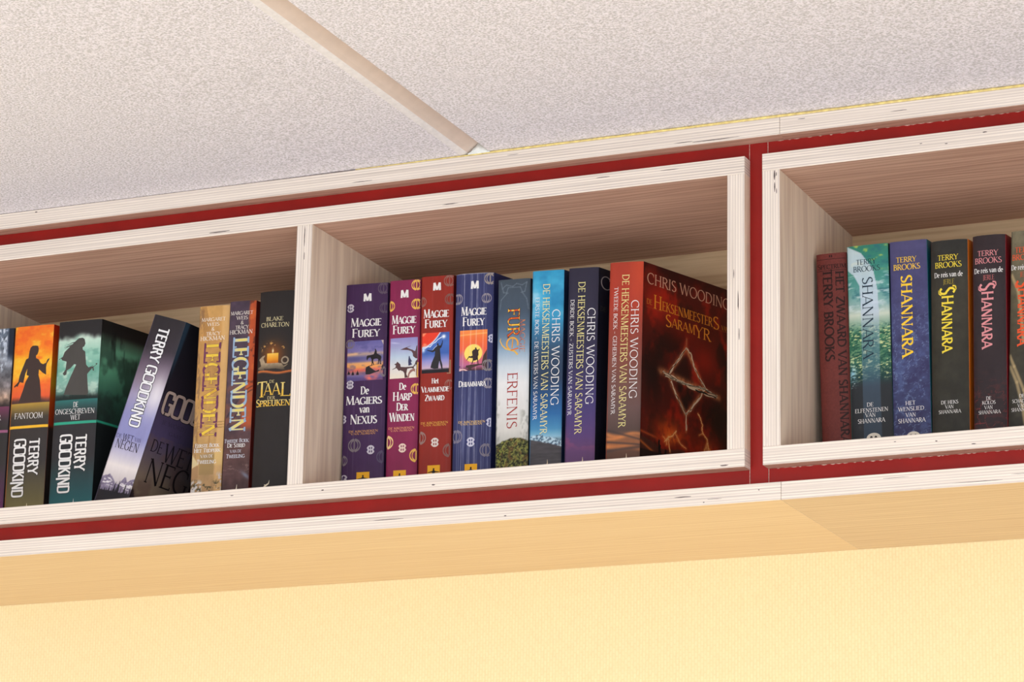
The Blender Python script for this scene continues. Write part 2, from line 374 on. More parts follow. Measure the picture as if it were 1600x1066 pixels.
# ---------------------------------------------------------------- lettering: a small stroke alphabet drawn with a broad pen
def arc(cx, cy, rx, ry, a0, a1, n=16, sq=1.0):
    out = []
    for k in range(n + 1):
        a = math.radians(a0 + (a1 - a0) * k / n); c, s = math.cos(a), math.sin(a)
        out.append((cx + rx * math.copysign(abs(c) ** sq, c), cy + ry * math.copysign(abs(s) ** sq, s)))
    return out
def alphabet(sq):
    A = lambda *a, n=16: arc(*a, n, sq)
    g = {}
    # (width, [(points, weight a/k/n, serif at start, serif at end)])
    g['A'] = (.76, [([(.03, 0), (.37, 1)], 'n', 1, 0), ([(.37, 1), (.73, 0)], 'k', 0, 1), ([(.14, .33), (.61, .33)], 'n', 0, 0)])
    g['B'] = (.60, [([(.12, 0), (.12, 1)], 'k', 1, 1), ([(.12, .97), (.26, .97)] + A(.26, .755, .22, .215, 90, -90) + [(.12, .54)], 'a', 0, 0),
                    ([(.12, .54), (.28, .54)] + A(.28, .285, .26, .255, 90, -90) + [(.12, .03)], 'a', 0, 0)])
    g['C'] = (.74, [(A(.42, .5, .38, .49, 48, 312), 'a', 0, 0), ([(.675, .70), (.675, .93)], 'n', 0, 0)])
    g['D'] = (.78, [([(.12, 0), (.12, 1)], 'k', 1, 1), ([(.12, .97), (.30, .97)] + A(.30, .5, .41, .47, 90, -90) + [(.12, .03)], 'a', 0, 0)])
    g['E'] = (.58, [([(.12, 0), (.12, 1)], 'k', 1, 1), ([(.12, .97), (.53, .97)], 'n', 0, 1), ([(.12, .53), (.42, .53)], 'n', 0, 1), ([(.12, .03), (.55, .03)], 'n', 0, 1)])
    g['F'] = (.55, [([(.12, 0), (.12, 1)], 'k', 1, 1), ([(.12, .97), (.53, .97)], 'n', 0, 1), ([(.12, .52), (.42, .52)], 'n', 0, 1)])
    g['G'] = (.80, [(A(.42, .5, .38, .49, 48, 318), 'a', 0, 0), ([(.70, .06), (.70, .42)], 'k', 0, 1), ([(.675, .70), (.675, .93)], 'n', 0, 0)])
    g['H'] = (.78, [([(.13, 0), (.13, 1)], 'k', 1, 1), ([(.65, 0), (.65, 1)], 'k', 1, 1), ([(.13, .52), (.65, .52)], 'n', 0, 0)])
    g['I'] = (.28, [([(.14, 0), (.14, 1)], 'k', 1, 1)])
    g['J'] = (.34, [([(.2, 1), (.2, .1)] + A(.06, .1, .14, .24, 0, -80, n=6), 'k', 1, 0)])
    g['K'] = (.70, [([(.12, 0), (.12, 1)], 'k', 1, 1), ([(.14, .46), (.60, 1)], 'n', 0, 1), ([(.27, .58), (.67, 0)], 'k', 0, 1)])
    g['L'] = (.56, [([(.12, 0), (.12, 1)], 'k', 1, 1), ([(.12, .03), (.54, .03)], 'n', 0, 1)])
    g['M'] = (.92, [([(.10, 0), (.14, 1)], 'n', 1, 1), ([(.14, 1), (.46, .06)], 'k', 0, 0), ([(.46, .06), (.78, 1)], 'n', 0, 0), ([(.78, 1), (.82, 0)], 'k', 1, 1)])
    g['N'] = (.80, [([(.12, 0), (.12, 1)], 'n', 1, 1), ([(.12, 1), (.68, 0)], 'k', 0, 0), ([(.68, 0), (.68, 1)], 'n', 0, 1)])
    g['O'] = (.84, [(A(.42, .5, .37, .49, 0, 360, n=28), 'a', 0, 0)])
    g['P'] = (.58, [([(.12, 0), (.12, 1)], 'k', 1, 1), ([(.12, .97), (.28, .97)] + A(.28, .72, .25, .25, 90, -90) + [(.12, .47)], 'a', 0, 0)])
    g['R'] = (.66, [([(.12, 0), (.12, 1)], 'k', 1, 1), ([(.12, .97), (.28, .97)] + A(.28, .74, .24, .23, 90, -90) + [(.12, .51)], 'a', 0, 0), ([(.30, .51), (.64, 0)], 'k', 0, 1)])
    g['S'] = (.54, [(A(.27, .745, .19, .23, 38, 215) [:-1] + [(.16, .60), (.36, .44)] + A(.27, .26, .22, .24, 45, -148), 'a', 0, 0)])
    g['T'] = (.64, [([(.32, 0), (.32, 1)], 'k', 1, 0), ([(.04, .97), (.60, .97)], 'n', 1, 1)])
    g['U'] = (.78, [([(.13, 1), (.13, .32)] + A(.385, .30, .255, .28, 180, 360) + [(.64, 1)], 'a', 1, 1)])
    g['V'] = (.74, [([(.04, 1), (.38, 0)], 'k', 1, 0), ([(.38, 0), (.70, 1)], 'n', 0, 1)])
    g['W'] = (1.06, [([(.04, 1), (.32, 0)], 'k', 1, 0), ([(.32, 0), (.54, 1)], 'n', 0, 0), ([(.54, 1), (.78, 0)], 'k', 0, 0), ([(.78, 0), (1.02, 1)], 'n', 0, 1)])
    g['X'] = (.74, [([(.07, 1), (.67, 0)], 'k', 1, 1), ([(.66, 1), (.06, 0)], 'n', 1, 1)])
    g['Y'] = (.70, [([(.04, 1), (.35, .48)], 'k', 1, 0), ([(.66, 1), (.35, .48)], 'n', 1, 0), ([(.35, .5), (.35, 0)], 'k', 0, 1)])
    g['Z'] = (.66, [([(.06, .97), (.60, .97)], 'n', 1, 0), ([(.60, .97), (.05, .03)], 'k', 0, 0), ([(.05, .03), (.62, .03)], 'n', 0, 1)])
    g['&'] = (.78, [(arc(.32, .77, .17, .21, -30, 230, 14) + [(.66, .02)], 'a', 0, 0), ([(.40, .60)] + arc(.31, .27, .25, .25, 100, 300, 14) + [(.66, .44)], 'a', 0, 0)])
    g['-'] = (.50, [([(.06, .40), (.44, .40)], 'n', 0, 0)])
    if sq < 1:
        g['N'] = (.80, [([(.12, -.17), (.12, 1)], 'k', 0, 0), ([(.12, 1), (.68, 0)], 'k', 0, 0), ([(.68, 0), (.68, 1)], 'k', 0, 1)])
        g['R'] = (.66, [([(.12, 0), (.12, 1)], 'k', 1, 1), ([(.12, .97), (.28, .97)] + A(.28, .74, .24, .23, 90, -90) + [(.12, .51)], 'a', 0, 0), ([(.34, .51), (.62, -.10)], 'k', 0, 0)])
    if sq < 1: g['G'] = (.80, [(A(.42, .5, .36, .485, 40, 262, n=18), 'a', 0, 0), ([(.36, .02), (.72, .02)], 'n', 0, 0), ([(.70, 0), (.70, .50)], 'k', 0, 0), ([(.42, .46), (.78, .46)], 'n', 0, 0), ([(.70, .70), (.70, .92)], 'k', 0, 0)])
    x = .66
    g['a'] = (.50, [([(.38, .03), (.38, .45)] + arc(.22, .45, .16, .2, 0, 150, 8), 'a', 0, 0), (arc(.21, .19, .15, .17, 70, 350, 12), 'a', 0, 0), ([(.38, .03), (.45, .02)], 'n', 0, 0)])
    g['d'] = (.60, [([(.48, 0), (.48, 1.02)], 'k', 0, 1), (arc(.27, .33, .21, .32, 50, 310, 14), 'a', 0, 0)])
    g['e'] = (.52, [([(.10, .36), (.43, .36)], 'n', 0, 0), (arc(.27, .33, .2, .32, 6, 310, 16), 'a', 0, 0)])
    g['i'] = (.26, [([(.13, 0), (.13, x)], 'k', 1, 1), ([(.13, .84), (.13, .96)], 'k', 0, 0)])
    g['n'] = (.58, [([(.11, 0), (.11, x)], 'k', 1, 1), ([(.11, .48)] + arc(.29, .44, .18, .21, 160, 0, 8) + [(.47, 0)], 'a', 0, 1)])
    g['r'] = (.42, [([(.11, 0), (.11, x)], 'k', 1, 1), ([(.11, .46)] + arc(.27, .46, .14, .18, 170, 50, 6), 'a', 0, 0)])
    g['s'] = (.42, [(arc(.21, .48, .13, .155, 35, 225, 8) + [(.28, .29)] + arc(.2, .17, .15, .155, 40, -150, 8), 'a', 0, 0)])
    g['t'] = (.36, [([(.17, .86), (.17, .12)] + arc(.27, .13, .1, .12, 180, 300, 5), 'k', 0, 0), ([(.04, x), (.33, x)], 'n', 0, 0)])
    g['v'] = (.54, [([(.04, x), (.27, 0)], 'k', 1, 0), ([(.27, 0), (.50, x)], 'n', 0, 1)])
    g["'"] = (.2, [([(.1, .8), (.1, 1)], 'k', 0, 0)])
    return g
GLYPHS = {1.0: alphabet(1.0), 0.45: alphabet(0.45)}
STYLES = {  # stem weight, thin/thick ratio, serif reach, small-cap ratio, squareness
    'roman': (.125, .42, .07, 1, 1.0), 'caps': (.15, .45, .08, .80, 1.0), 'bold': (.185, .40, .07, 1, 1.0), 'light': (.105, .50, .055, 1, 1.0),
    'mason': (.168, .36, .045, .80, 1.0), 'slab': (.172, .80, .03, 1, 0.45), 'plain': (.27, .92, 0, 1, 1.0), 'inline': (.165, .62, .02, .86, 1.0),
    'heavy': (.20, .55, .05, 1, 1.0), 'legend': (.17, .40, .09, 1, 1.0)}
def text_shapes(s, length, cap, style, grow=0.0):
    """Quads of a line of text in its own plane: (a along the reading direction, b up), millimetres."""
    wt, con, serif, sc, sq = STYLES[style]; G = GLYPHS[sq]
    total = 0.0; items = []; first = True
    for ch in s:
        if ch == ' ': total += .34; first = True; continue
        k = 1.0 if (first or sc == 1 or ch.islower()) else sc
        items.append((ch, total, k)); total += (G[ch][0] + (.045 if sc == 1 else .03)) * k; first = False
    sx = length / max(total, .01); quads = []
    stem = wt * cap * min(1.15, max(.55, (sx / cap) ** .35))
    for ch, x0, k in items:
        for pts, w, s0, s1 in G[ch][1]:
            P = [((x0 + px * k) * sx, py * k * cap) for px, py in pts]
            if len(P) == 2:
                (ax, ay), (bx, by) = P
                P = [(ax + (bx - ax) * t, ay + (by - ay) * t) for t in (0, .12, .3, .5, .7, .88, 1)]
            n = len(P); L = []; R = []
            full = w == 'k' or w == 'a'
            for i in range(n):
                if i == 0: d = (P[1][0] - P[0][0], P[1][1] - P[0][1])
                elif i == n - 1: d = (P[-1][0] - P[-2][0], P[-1][1] - P[-2][1])
                else: d = (P[i + 1][0] - P[i - 1][0], P[i + 1][1] - P[i - 1][1])
                l = math.hypot(*d) or 1; d = (d[0] / l, d[1] / l)
                if w == 'a': ww = stem * (con + (1 - con) * abs(math.sin(math.atan2(d[1], d[0]) - .25)))
                else: ww = stem * (1.0 if w == 'k' else con)
                h = ww / 2 * (k ** .5) + grow
                q = P[i]
                if grow and i in (0, n - 1):
                    e = grow if i else -grow; q = (q[0] + d[0] * e, q[1] + d[1] * e)
                L.append((q[0] - d[1] * h, q[1] + d[0] * h)); R.append((q[0] + d[1] * h, q[1] - d[0] * h))
            for i in range(n - 1): quads.append((R[i], R[i + 1], L[i + 1], L[i]))
            for flag, i, j in ((s0, 0, 1), (s1, n - 1, n - 2)):
                if not (flag and serif): continue
                dx, dy = P[i][0] - P[j][0], P[i][1] - P[j][1]; x, y = P[i]
                th = stem * con * .42 + grow; hs = (stem * (.5 if w != 'n' else con * .5) + serif * sx * (1 if w != 'n' else .9)) + grow
                if abs(dy) > abs(dx) * .8:
                    up = -1 if y > cap * .4 * k else 1; y1 = y + up * th * 2
                    ya, yb = (y - grow, y1) if up > 0 else (y1, y + grow)
                    quads.append(((x - hs, ya), (x + hs, ya), (x + hs, yb), (x - hs, yb)))
                else:
                    hh = serif * cap * 1.25 + grow; sgn = 1 if dx > 0 else -1
                    top = y > cap * .8 * k; bot = y < cap * .2 * k
                    y0 = y - (hh * 1.5 if top else hh * .3 if bot else hh * .9); y1 = y + (hh * .3 if top else hh * 1.5 if bot else hh * .9)
                    quads.append(((x - th, y0), (x + th, y0), (x + th, y1), (x - th, y1)))
    return quads

# ---------------------------------------------------------------- printed artwork: colour fields computed per vertex
def h2(ix, iy, seed):
    v = np.sin(ix * 127.1 + iy * 311.7 + seed * 74.7) * 43758.5453
    return v - np.floor(v)
def vnoise(x, y, seed=0):
    ix, iy = np.floor(x), np.floor(y); fx, fy = x - ix, y - iy
    fx = fx * fx * (3 - 2 * fx); fy = fy * fy * (3 - 2 * fy)
    a, b, c, d = h2(ix, iy, seed), h2(ix + 1, iy, seed), h2(ix, iy + 1, seed), h2(ix + 1, iy + 1, seed)
    return a + (b - a) * fx + (c - a) * fy + (a - b - c + d) * fx * fy
def fbm(x, y, seed=0, octv=4):
    s = 0; amp = .5; t = 0
    for o in range(octv):
        s = s + amp * vnoise(x * 2 ** o, y * 2 ** o, seed + o * 3.1); t += amp; amp *= .55
    return s / t
def ss(x, a, b):
    t = np.clip((x - a) / (b - a + 1e-9), 0, 1); return t * t * (3 - 2 * t)
def grad(v, stops):
    st = sorted(stops); xs = [s[0] for s in st]
    return np.stack([np.interp(v, xs, [s[1][k] for s in st]) for k in range(3)], -1)
def over(base, color, a):
    a = np.clip(a, 0, 1)[..., None]; return base * (1 - a) + np.asarray(color, float) * a
def seg_dist(U, V, x0, y0, x1, y1):
    dx, dy = x1 - x0, y1 - y0; t = np.clip(((U - x0) * dx + (V - y0) * dy) / (dx * dx + dy * dy), 0, 1)
    return np.hypot(U - x0 - t * dx, V - y0 - t * dy)
def poly_mask(U, V, pts):
    ins = np.zeros(U.shape, bool); n = len(pts)
    for i in range(n):
        x0, y0 = pts[i]; x1, y1 = pts[(i + 1) % n]
        if y0 == y1: continue
        c = ((y0 > V) != (y1 > V)) & (U < (x1 - x0) * (V - y0) / (y1 - y0) + x0); ins ^= c
    return ins.astype(float)

class Print:
    """Collects printed faces with one colour per vertex and links them as ONE mesh."""
    def __init__(s, surf): s.surf = surf; s.v = []; s.f = []; s.c = []
    def _add(s, pts, color, lift):
        i = len(s.v)
        lift += (len(s.f) % 24) * .003
        for u, v in pts:
            s.v.append(s.surf(u, v, lift)); s.c.append(color)
        s.f.append(tuple(range(i, i + len(pts))))
    def rule(s, u0, u1, v, w, color, lift=.14, dv=0.0):
        n = 14; return s.ribbon([(u0 + (u1 - u0) * k / n, v + dv * k / n) for k in range(n + 1)], w, color, lift)
    def poly(s, pts, color, lift=.12): s._add(pts, color, lift); return s
    def disc(s, u, v, r, color, lift=.12, ry=None, n=24):
        return s.poly([(u + r * math.cos(2 * math.pi * k / n), v + (ry or r) * math.sin(2 * math.pi * k / n)) for k in range(n)], color, lift)
    def ribbon(s, pts, w, color, lift=.14, clip=None):
        for i in range(len(pts) - 1):
            (x0, y0), (x1, y1) = pts[i], pts[i + 1]
            if clip and not (clip[0] <= x0 <= clip[1] and clip[0] <= x1 <= clip[1]): continue
            l = math.hypot(x1 - x0, y1 - y0) or 1; nx, ny = -(y1 - y0) / l, (x1 - x0) / l
            w0 = w[i] if isinstance(w, list) else w; w1 = w[i + 1] if isinstance(w, list) else w
            s._add([(x0 - nx * w0 / 2, y0 - ny * w0 / 2), (x1 - nx * w1 / 2, y1 - ny * w1 / 2), (x1 + nx * w1 / 2, y1 + ny * w1 / 2), (x0 + nx * w0 / 2, y0 + ny * w0 / 2)], color, lift)
        return s
    def text(s, t, style, color, lift=.26, grow=0.0, slant=0.0):
        """t = (string, 'h', u, v, length, cap) or (string, 'v', u, v_top, length, cap); colour may be a function of (a, b)."""
        st, mode, u, v, L, cap = t
        for q in text_shapes(st, L, cap, style, grow):
            pts = [(u + a, v + b + slant * a) for a, b in q] if mode == 'h' else [(u + b + slant * a, v - a) for a, b in q]
            col = color(sum(e[0] for e in q) / 4 / L, sum(e[1] for e in q) / 4 / cap) if callable(color) else color
            s._add(pts, col, lift)
        return s
    def grid(s, u0, u1, v0, v1, res, fn, lift=0.0, us=None):
        nu = max(2, int((u1 - u0) / res) + 1) if us is None else len(us); nv = max(2, int((v1 - v0) / res) + 1)
        uu = np.linspace(u0, u1, nu) if us is None else np.array(us); vv = np.linspace(v0, v1, nv)
        U, V = np.meshgrid(uu, vv); Cc = np.clip(fn(U, V), 0, 255).reshape(-1, 3)
        i = len(s.v)
        s.v += [s.surf(u, v, lift) for u, v in zip(U.ravel(), V.ravel())]; s.c += [tuple(c) for c in Cc]
        for r in range(nv - 1):
            for k in range(nu - 1):
                a = i + r * nu + k; s.f.append((a, a + 1, a + nu + 1, a + nu))
        return i, nu, nv
    def build(s, name, parent, smooth=False):
        o = mesh_obj(name, [tuple(c * MM for c in p) for p in s.v], s.f, [INK], None, parent, smooth)
        at = o.data.color_attributes.new('Print', 'FLOAT_COLOR', 'POINT')
        c = np.ones((len(s.c), 4), np.float32); c[:, :3] = lin(np.array(s.c)) ** 1.06 * ALB
        at.data.foreach_set('color', c.ravel())
        return o
ALB = 0.94

# ---------------------------------------------------------------- a book
ZS = -296.4                                   # shelf surface
class Book:
    def __init__(s, label, group, x, w, h, slope, Y, st, skew, depth, art, cover=(60, 60, 60), back=(60, 60, 60), rec=1.3, n=7, res=.75, hard=False, cover_fn=None, cover_res=1.2):
        s.w, s.h, s.st, s.rec, s.n = w, h, st, rec, n
        th = math.atan(slope); s.v0 = max(0.0, w * math.tan(th)); s.top = h / math.cos(th) if abs(slope) > .1 else h
        if abs(slope) > .1: s.top = h + s.v0 * 1.15
        s.root = empty('hardcover_book' if hard else 'paperback_book', P3(x, Y, ZS + (0.15 if slope == 0 else 0.1)), label, 'book', group)
        s.root.rotation_euler = (0, th, 0)
        k = math.radians(skew); s.dx, s.dy = math.sin(k), math.cos(k)
        # spine
        p = Print(s.S); us = [0, w * .004, w * .012, w * .03]
        m = max(6, int(w / res)); us = us + list(np.linspace(w * .055, w * .945, m)) + [w - q for q in reversed(us)]
        i, nu, nv = p.grid(0, w, s.v0, s.top, res, art, us=us)
        rim = [i + q for q in range(nu)] + [i + r * nu + nu - 1 for r in range(1, nv)] + [i + (nv - 1) * nu + q for q in range(nu - 2, -1, -1)] + [i + r * nu for r in range(nv - 2, 0, -1)]
        j = len(p.v); T = .45 if not hard else 2.2
        for q in rim:
            x_, y_, z_ = p.v[q]; fx = min(max(x_ / w, 0), 1)
            p.v.append((min(max(x_, T), w - T), s.st * x_ + rec + T, z_)); p.c.append(p.c[q])
        nr = len(rim)
        for q in range(nr): p.f.append((rim[(q + 1) % nr], rim[q], j + q, j + (q + 1) % nr))
        p.f.append(tuple(j + q for q in range(nr)))
        s.spine = p.build('spine', s.root)
        # covers and page block: parallelogram in plan (a read paperback leans askew)
        t = .5 if not hard else 2.4; inset = 0.0 if not hard else 3.0
        s.t = t; s.depth = depth
        o = s.rec + (T if not hard else T)
        def prism(name, a, b, z0, z1, d0, d1, m):
            q = [(a + s.dx * d0, s.st * a + s.dy * d0), (b + s.dx * d0, s.st * b + s.dy * d0), (b + s.dx * d1, s.st * b + s.dy * d1), (a + s.dx * d1, s.st * a + s.dy * d1)]
            vs = [(x_ * MM, y_ * MM, z * MM) for z in (z0, z1) for x_, y_ in q]
            return mesh_obj(name, vs, BOXF, [m], None, s.root)
        d1 = depth
        s.c0 = o
        prism('page_block', t, w - t, s.v0 + inset + .1, s.top - inset - .2, o + .1, d1 - 1 - inset, PAGES)
        def side(name, u, sgn, color, fn, res_):
            # outer face of a cover as a colour grid, closed into a thin board
            def surf(d, v, lift): return (u + s.dx * d + sgn * lift * s.dy, s.st * u + s.dy * d - sgn * lift * s.dx, v)
            p2 = Print(surf); f = fn or (lambda U, V: np.broadcast_to(np.array(color, float), U.shape + (3,)))
            r = res_ if fn else 40
            i2, nu2, nv2 = p2.grid(s.rec * .9, d1, s.v0, s.top, r, f, lift=0)
            if sgn < 0: p2.f = [q[::-1] for q in p2.f]
            j2 = len(p2.v)
            for d, v in ((s.rec * .9, s.v0), (d1, s.v0), (d1, s.top), (s.rec * .9, s.top)): p2.v.append(surf(d, v, -t)); p2.c.append(tuple(color))
            q = [i2, i2 + nu2 - 1, i2 + nu2 * nv2 - 1, i2 + nu2 * (nv2 - 1)]
            for e in range(4): p2.f.append((q[(e + 1) % 4], q[e], j2 + e, j2 + (e + 1) % 4))
            p2.f.append((j2, j2 + 3, j2 + 2, j2 + 1))
            ob = p2.build(name, s.root); return ob, surf
        s.back, _ = side('back_cover', 0, -1, back, None, 1)
        s.front, s.CS = side('front_cover', w, 1, cover, cover_fn, cover_res)
    def S(s, u, v, lift):
        f = min(1.0, abs(2 * u / s.w - 1)); y = s.st * u + s.rec * f ** s.n
        return (u, y - lift, v)
    def ink(s): return Print(s.S)
    def cink(s): return Print(s.CS)

def flat(c): return lambda U, V: np.broadcast_to(np.array(c, float), U.shape + (3,)).copy()
WHITE = (240, 236, 232); CREAM = (238, 226, 170); GOLD = (232, 182, 62)
GL = 'books in the left compartment'; GM = 'books in the middle compartment'; GR = 'books in the right cabinet'

# ---- left compartment -------------------------------------------------------------------------
def series_art(top_fn, v_top, v_band, band, line, bottom, dark=(58, 54, 53)):
    def f(U, V):
        c = top_fn(U, V)
        b = grad(V, [(v_band - 30, dark), (v_band, dark), (v_band + 10, tuple(np.array(dark) * .9 + np.array(band) * .1)), (v_top, band)])
        c = np.where((V < v_top)[..., None], b, c)
        low = grad(V, [(20, bottom), (34, tuple(np.array(bottom) * .75 + np.array(dark) * .25)), (72, dark), (110, dark)])
        c = np.where((V < v_band)[..., None], low, c)
        return over(c, line, ((V < v_band) & (V > v_band - 2.9)).astype(float))
    return f
def rocks(U, V):
    n = fbm(U / 5, V / 6, 5, 5)
    c = grad(V, [(138, (60, 50, 48)), (148, (190, 160, 140)), (160, (150, 140, 140)), (172, (96, 94, 98)), (190, (150, 155, 165)), (227, (96, 108, 124))])
    c = c * (.55 + .9 * n)[..., None]
    c = over(c, (206, 214, 226), ss(fbm(U / 2.2, V / 5, 9, 4), .52, .62) * ss(V, 172, 185) * (U < 33))
    return over(c, (34, 42, 58), ss(U, 33, 36) * ss(V, 186, 200))
b = Book('paperback with purple band and rocky mountain picture, at the far left photo edge', GL, -936.5, 40.5, 227.4, 0, 82, .06, 13, 146,
         series_art(rocks, 137, 110, (128, 66, 96), (158, 96, 128), (112, 52, 100)), (56, 50, 54), (60, 56, 58))
b.ink().text(('R', 'h', 27.4, 121.5, 4.2, 6.2), 'light', WHITE).build('title_lettering', b.spine)
b.ink().text(('TERRY', 'v', 16, 97, 41, 9), 'slab', WHITE).text(('GOODKIND', 'v', 4, 97, 66, 9), 'slab', WHITE).build('author_lettering', b.spine)

def sunset(U, V):
    n = fbm(U / 14 + 3, V / 9, 2, 4)
    c = grad(V, [(138, (150, 80, 60)), (146, (236, 104, 62)), (158, (246, 116, 54)), (168, (254, 176, 52)), (186, (255, 190, 50)), (200, (252, 140, 42)), (227, (248, 130, 46))])
    c = over(c, (255, 206, 70), ss(n, .5, .72) * .7 * ss(V, 150, 172)); c = over(c, (240, 96, 44), ss(1 - n, .55, .75) * .55)
    return over(c, (90, 62, 58), ss(-V + 5 * fbm(U / 6, V / 20, 4), -146 + 3, -139 + 3))
b = Book('orange paperback with a silhouetted woman in a robe raising one hand', GL, -892.2, 48.2, 227.0, -.0014, 82, .06, 13, 146,
         series_art(sunset, 138.2, 112.3, (190, 154, 70), (248, 192, 56), (126, 116, 74), (64, 58, 56)), cover_fn=lambda U, V: over(grad(V, [(0, (40, 36, 34)), (108, (50, 40, 36)), (112, (150, 50, 24)), (140, (170, 70, 20)), (160, (170, 130, 30)), (190, (196, 92, 22)), (227, (160, 34, 14))]), (40, 30, 28), ss(U, 20, 80)), cover=(120, 50, 26), back=(200, 120, 60), cover_res=3)
woman1 = [(26.9,203.8),(30.3,203.2),(31.5,199.6),(31.2,196.2),(30.1,193.3),(28.5,192.2),(28.8,189.2),(32.2,187.4),(35.0,183.0),(38.0,181.6),(41.6,182.9),(43.0,186.6),(45.4,188.3),(45.1,186.4),(42.5,181.7),(41.9,177.5),(42.5,169.1),(38.2,171.7),(33.4,175.9),(33.0,169.8),(35.0,163.6),(37.1,151.4),(37.9,139.2),(9.8,138.9),(14.6,153.0),(17.3,162.7),(21.0,169.2),(18.0,170.6),(18.7,177.8),(16.6,172.6),(14.5,161.7),(10.2,162.8),(8.4,159.5),(7.3,157.7),(6.0,158.6),(3.6,156.8),(2.8,158.4),(8.1,163.0),(9.3,170.1),(12.8,179.7),(16.3,188.6),(19.2,189.9),(19.9,197.5),(21.2,202.0),(23.6,203.7)]
b.ink().poly(woman1, (74, 58, 54)).build('silhouette_figure', b.spine)
b.ink().text(('FANTOOM', 'h', 6.3, 120.6, 35.5, 6.5), 'light', WHITE, slant=-.02).build('title_lettering', b.spine)
b.ink().text(('TERRY', 'v', 27.1, 97.0, 41.4, 12.3), 'slab', (22, 18, 18), .2, .5).text(('GOODKIND', 'v', 8.4, 97.2, 66.1, 14.1), 'slab', (22, 18, 18), .2, .5)\
    .text(('TERRY', 'v', 27.1, 97.0, 41.4, 12.3), 'slab', WHITE).text(('GOODKIND', 'v', 8.4, 97.2, 66.1, 14.1), 'slab', WHITE).build('author_lettering', b.spine)
b.ink().ribbon([(27, 17), (28.2, 21), (28.2, 24)], [2, 1, .3], (230, 214, 180)).build('publisher_mark', b.spine)

def mint(U, V):
    n = fbm(U / 12, V / 8, 12, 4)
    c = grad(V, [(138, (30, 44, 42)), (146, (104, 140, 128)), (156, (142, 186, 170)), (172, (120, 176, 156)), (190, (160, 206, 186)), (205, (198, 224, 206)), (211, (190, 206, 192)), (216, (52, 50, 50)), (227, (50, 48, 48))])
    c = over(c, (214, 232, 214), ss(n, .52, .75) * .6 * (V < 211)); c = over(c, (92, 150, 132), ss(1 - n, .55, .8) * .5 * (V < 211))
    c = over(c, (48, 46, 47), ss(V - 9 * (fbm(U / 9, V / 14, 3, 3) - .5), 205, 214)); return over(c, (34, 46, 44), ss(-V - 4 * fbm(U / 4, V / 30, 8), -147, -141))
def mint_cover(U, V):
    n = fbm(U / 18, V / 26, 21, 4)
    c = grad(V, [(0, (26, 30, 32)), (108, (28, 32, 33)), (112, (42, 64, 56)), (140, (58, 96, 80)), (170, (100, 164, 130)), (196, (112, 172, 138)), (208, (80, 100, 84)), (214, (34, 32, 32)), (227, (30, 28, 29))])
    c = over(c, (34, 38, 36), ss(n, .46, .66) * .5 * (V > 112)); c = over(c, (18, 20, 20), ss(U, 55, 120) * .8)
    c = over(c, (24, 24, 24), ss(fbm(U / 7, V / 34, 6), .54, .74) * ss(V, 165, 200) * .7)
    return over(c, (52, 158, 128), ((V < 112) & (V > 109.6)).astype(float) * (1 - ss(U, 30, 60)))
b = Book('thick teal paperback with a silhouetted woman holding a dagger', GL, -835.4, 52.8, 227.5, .0007, 82, .06, 13, 146,
         series_art(mint, 137.4, 112, (54, 120, 116), (56, 166, 136), (42, 102, 106), (54, 52, 54)), (34, 40, 40), (60, 60, 62), cover_fn=mint_cover)
woman2 = [(30.7,207.3),(33.2,205.5),(34.5,200.4),(33.2,197.2),(31.2,196.2),(31.6,193.5),(34.8,191.0),(35.9,182.7),(36.9,176.0),(40.1,172.5),(42.4,173.4),(49.9,177.3),(50.3,175.9),(46.0,172.6),(46.9,168.7),(45.7,168.3),(44.7,171.6),(39.4,166.0),(38.8,164.9),(40.1,153.9),(41.4,144.0),(40.3,141.3),(11.1,143.4),(13.0,150.3),(18.1,163.1),(24.4,177.0),(21.9,177.7),(17.5,173.1),(13.4,171.2),(12.9,166.3),(10.2,165.4),(8.3,167.7),(11.6,172.4),(12.2,181.2),(8.5,182.5),(1.8,184.7),(7.0,187.1),(9.0,192.4),(15.8,198.5),(21.4,203.6),(26.0,207.1)]
p = b.ink().poly(woman2, (84, 80, 76))
for (x0, y0, x1, y1) in ((24, 203, 12, 200), (22, 201, 9, 196), (20, 198, 8, 197.5)): p.ribbon([(x0, y0), ((x0 + x1) / 2, (y0 + y1) / 2 + 1), (x1, y1)], [1.2, .8, .2], (84, 80, 76))
p.build('silhouette_figure', b.spine)
b.ink().text(('DE', 'h', 24.0, 128.3, 6.1, 6.0), 'light', WHITE).text(('ONGESCHREVEN', 'h', 1.8, 121.4, 48.7, 5.7), 'light', WHITE, slant=-.02).text(('WET', 'h', 21.5, 114.0, 12.2, 5.7), 'light', WHITE).build('title_lettering', b.spine)
b.ink().text(('TERRY', 'v', 29.7, 96.9, 41.3, 13.0), 'slab', (18, 16, 17), .2, .5).text(('GOODKIND', 'v', 10.4, 97.6, 65.9, 14.5), 'slab', (18, 16, 17), .2, .5)\
    .text(('TERRY', 'v', 29.7, 96.9, 41.3, 13.0), 'slab', WHITE).text(('GOODKIND', 'v', 10.4, 97.6, 65.9, 14.5), 'slab', WHITE).build('author_lettering', b.spine)
b.ink().ribbon([(29.8, 17), (30.9, 21.5), (30.9, 25)], [2, 1, .3], (210, 206, 200)).build('publisher_mark', b.spine)

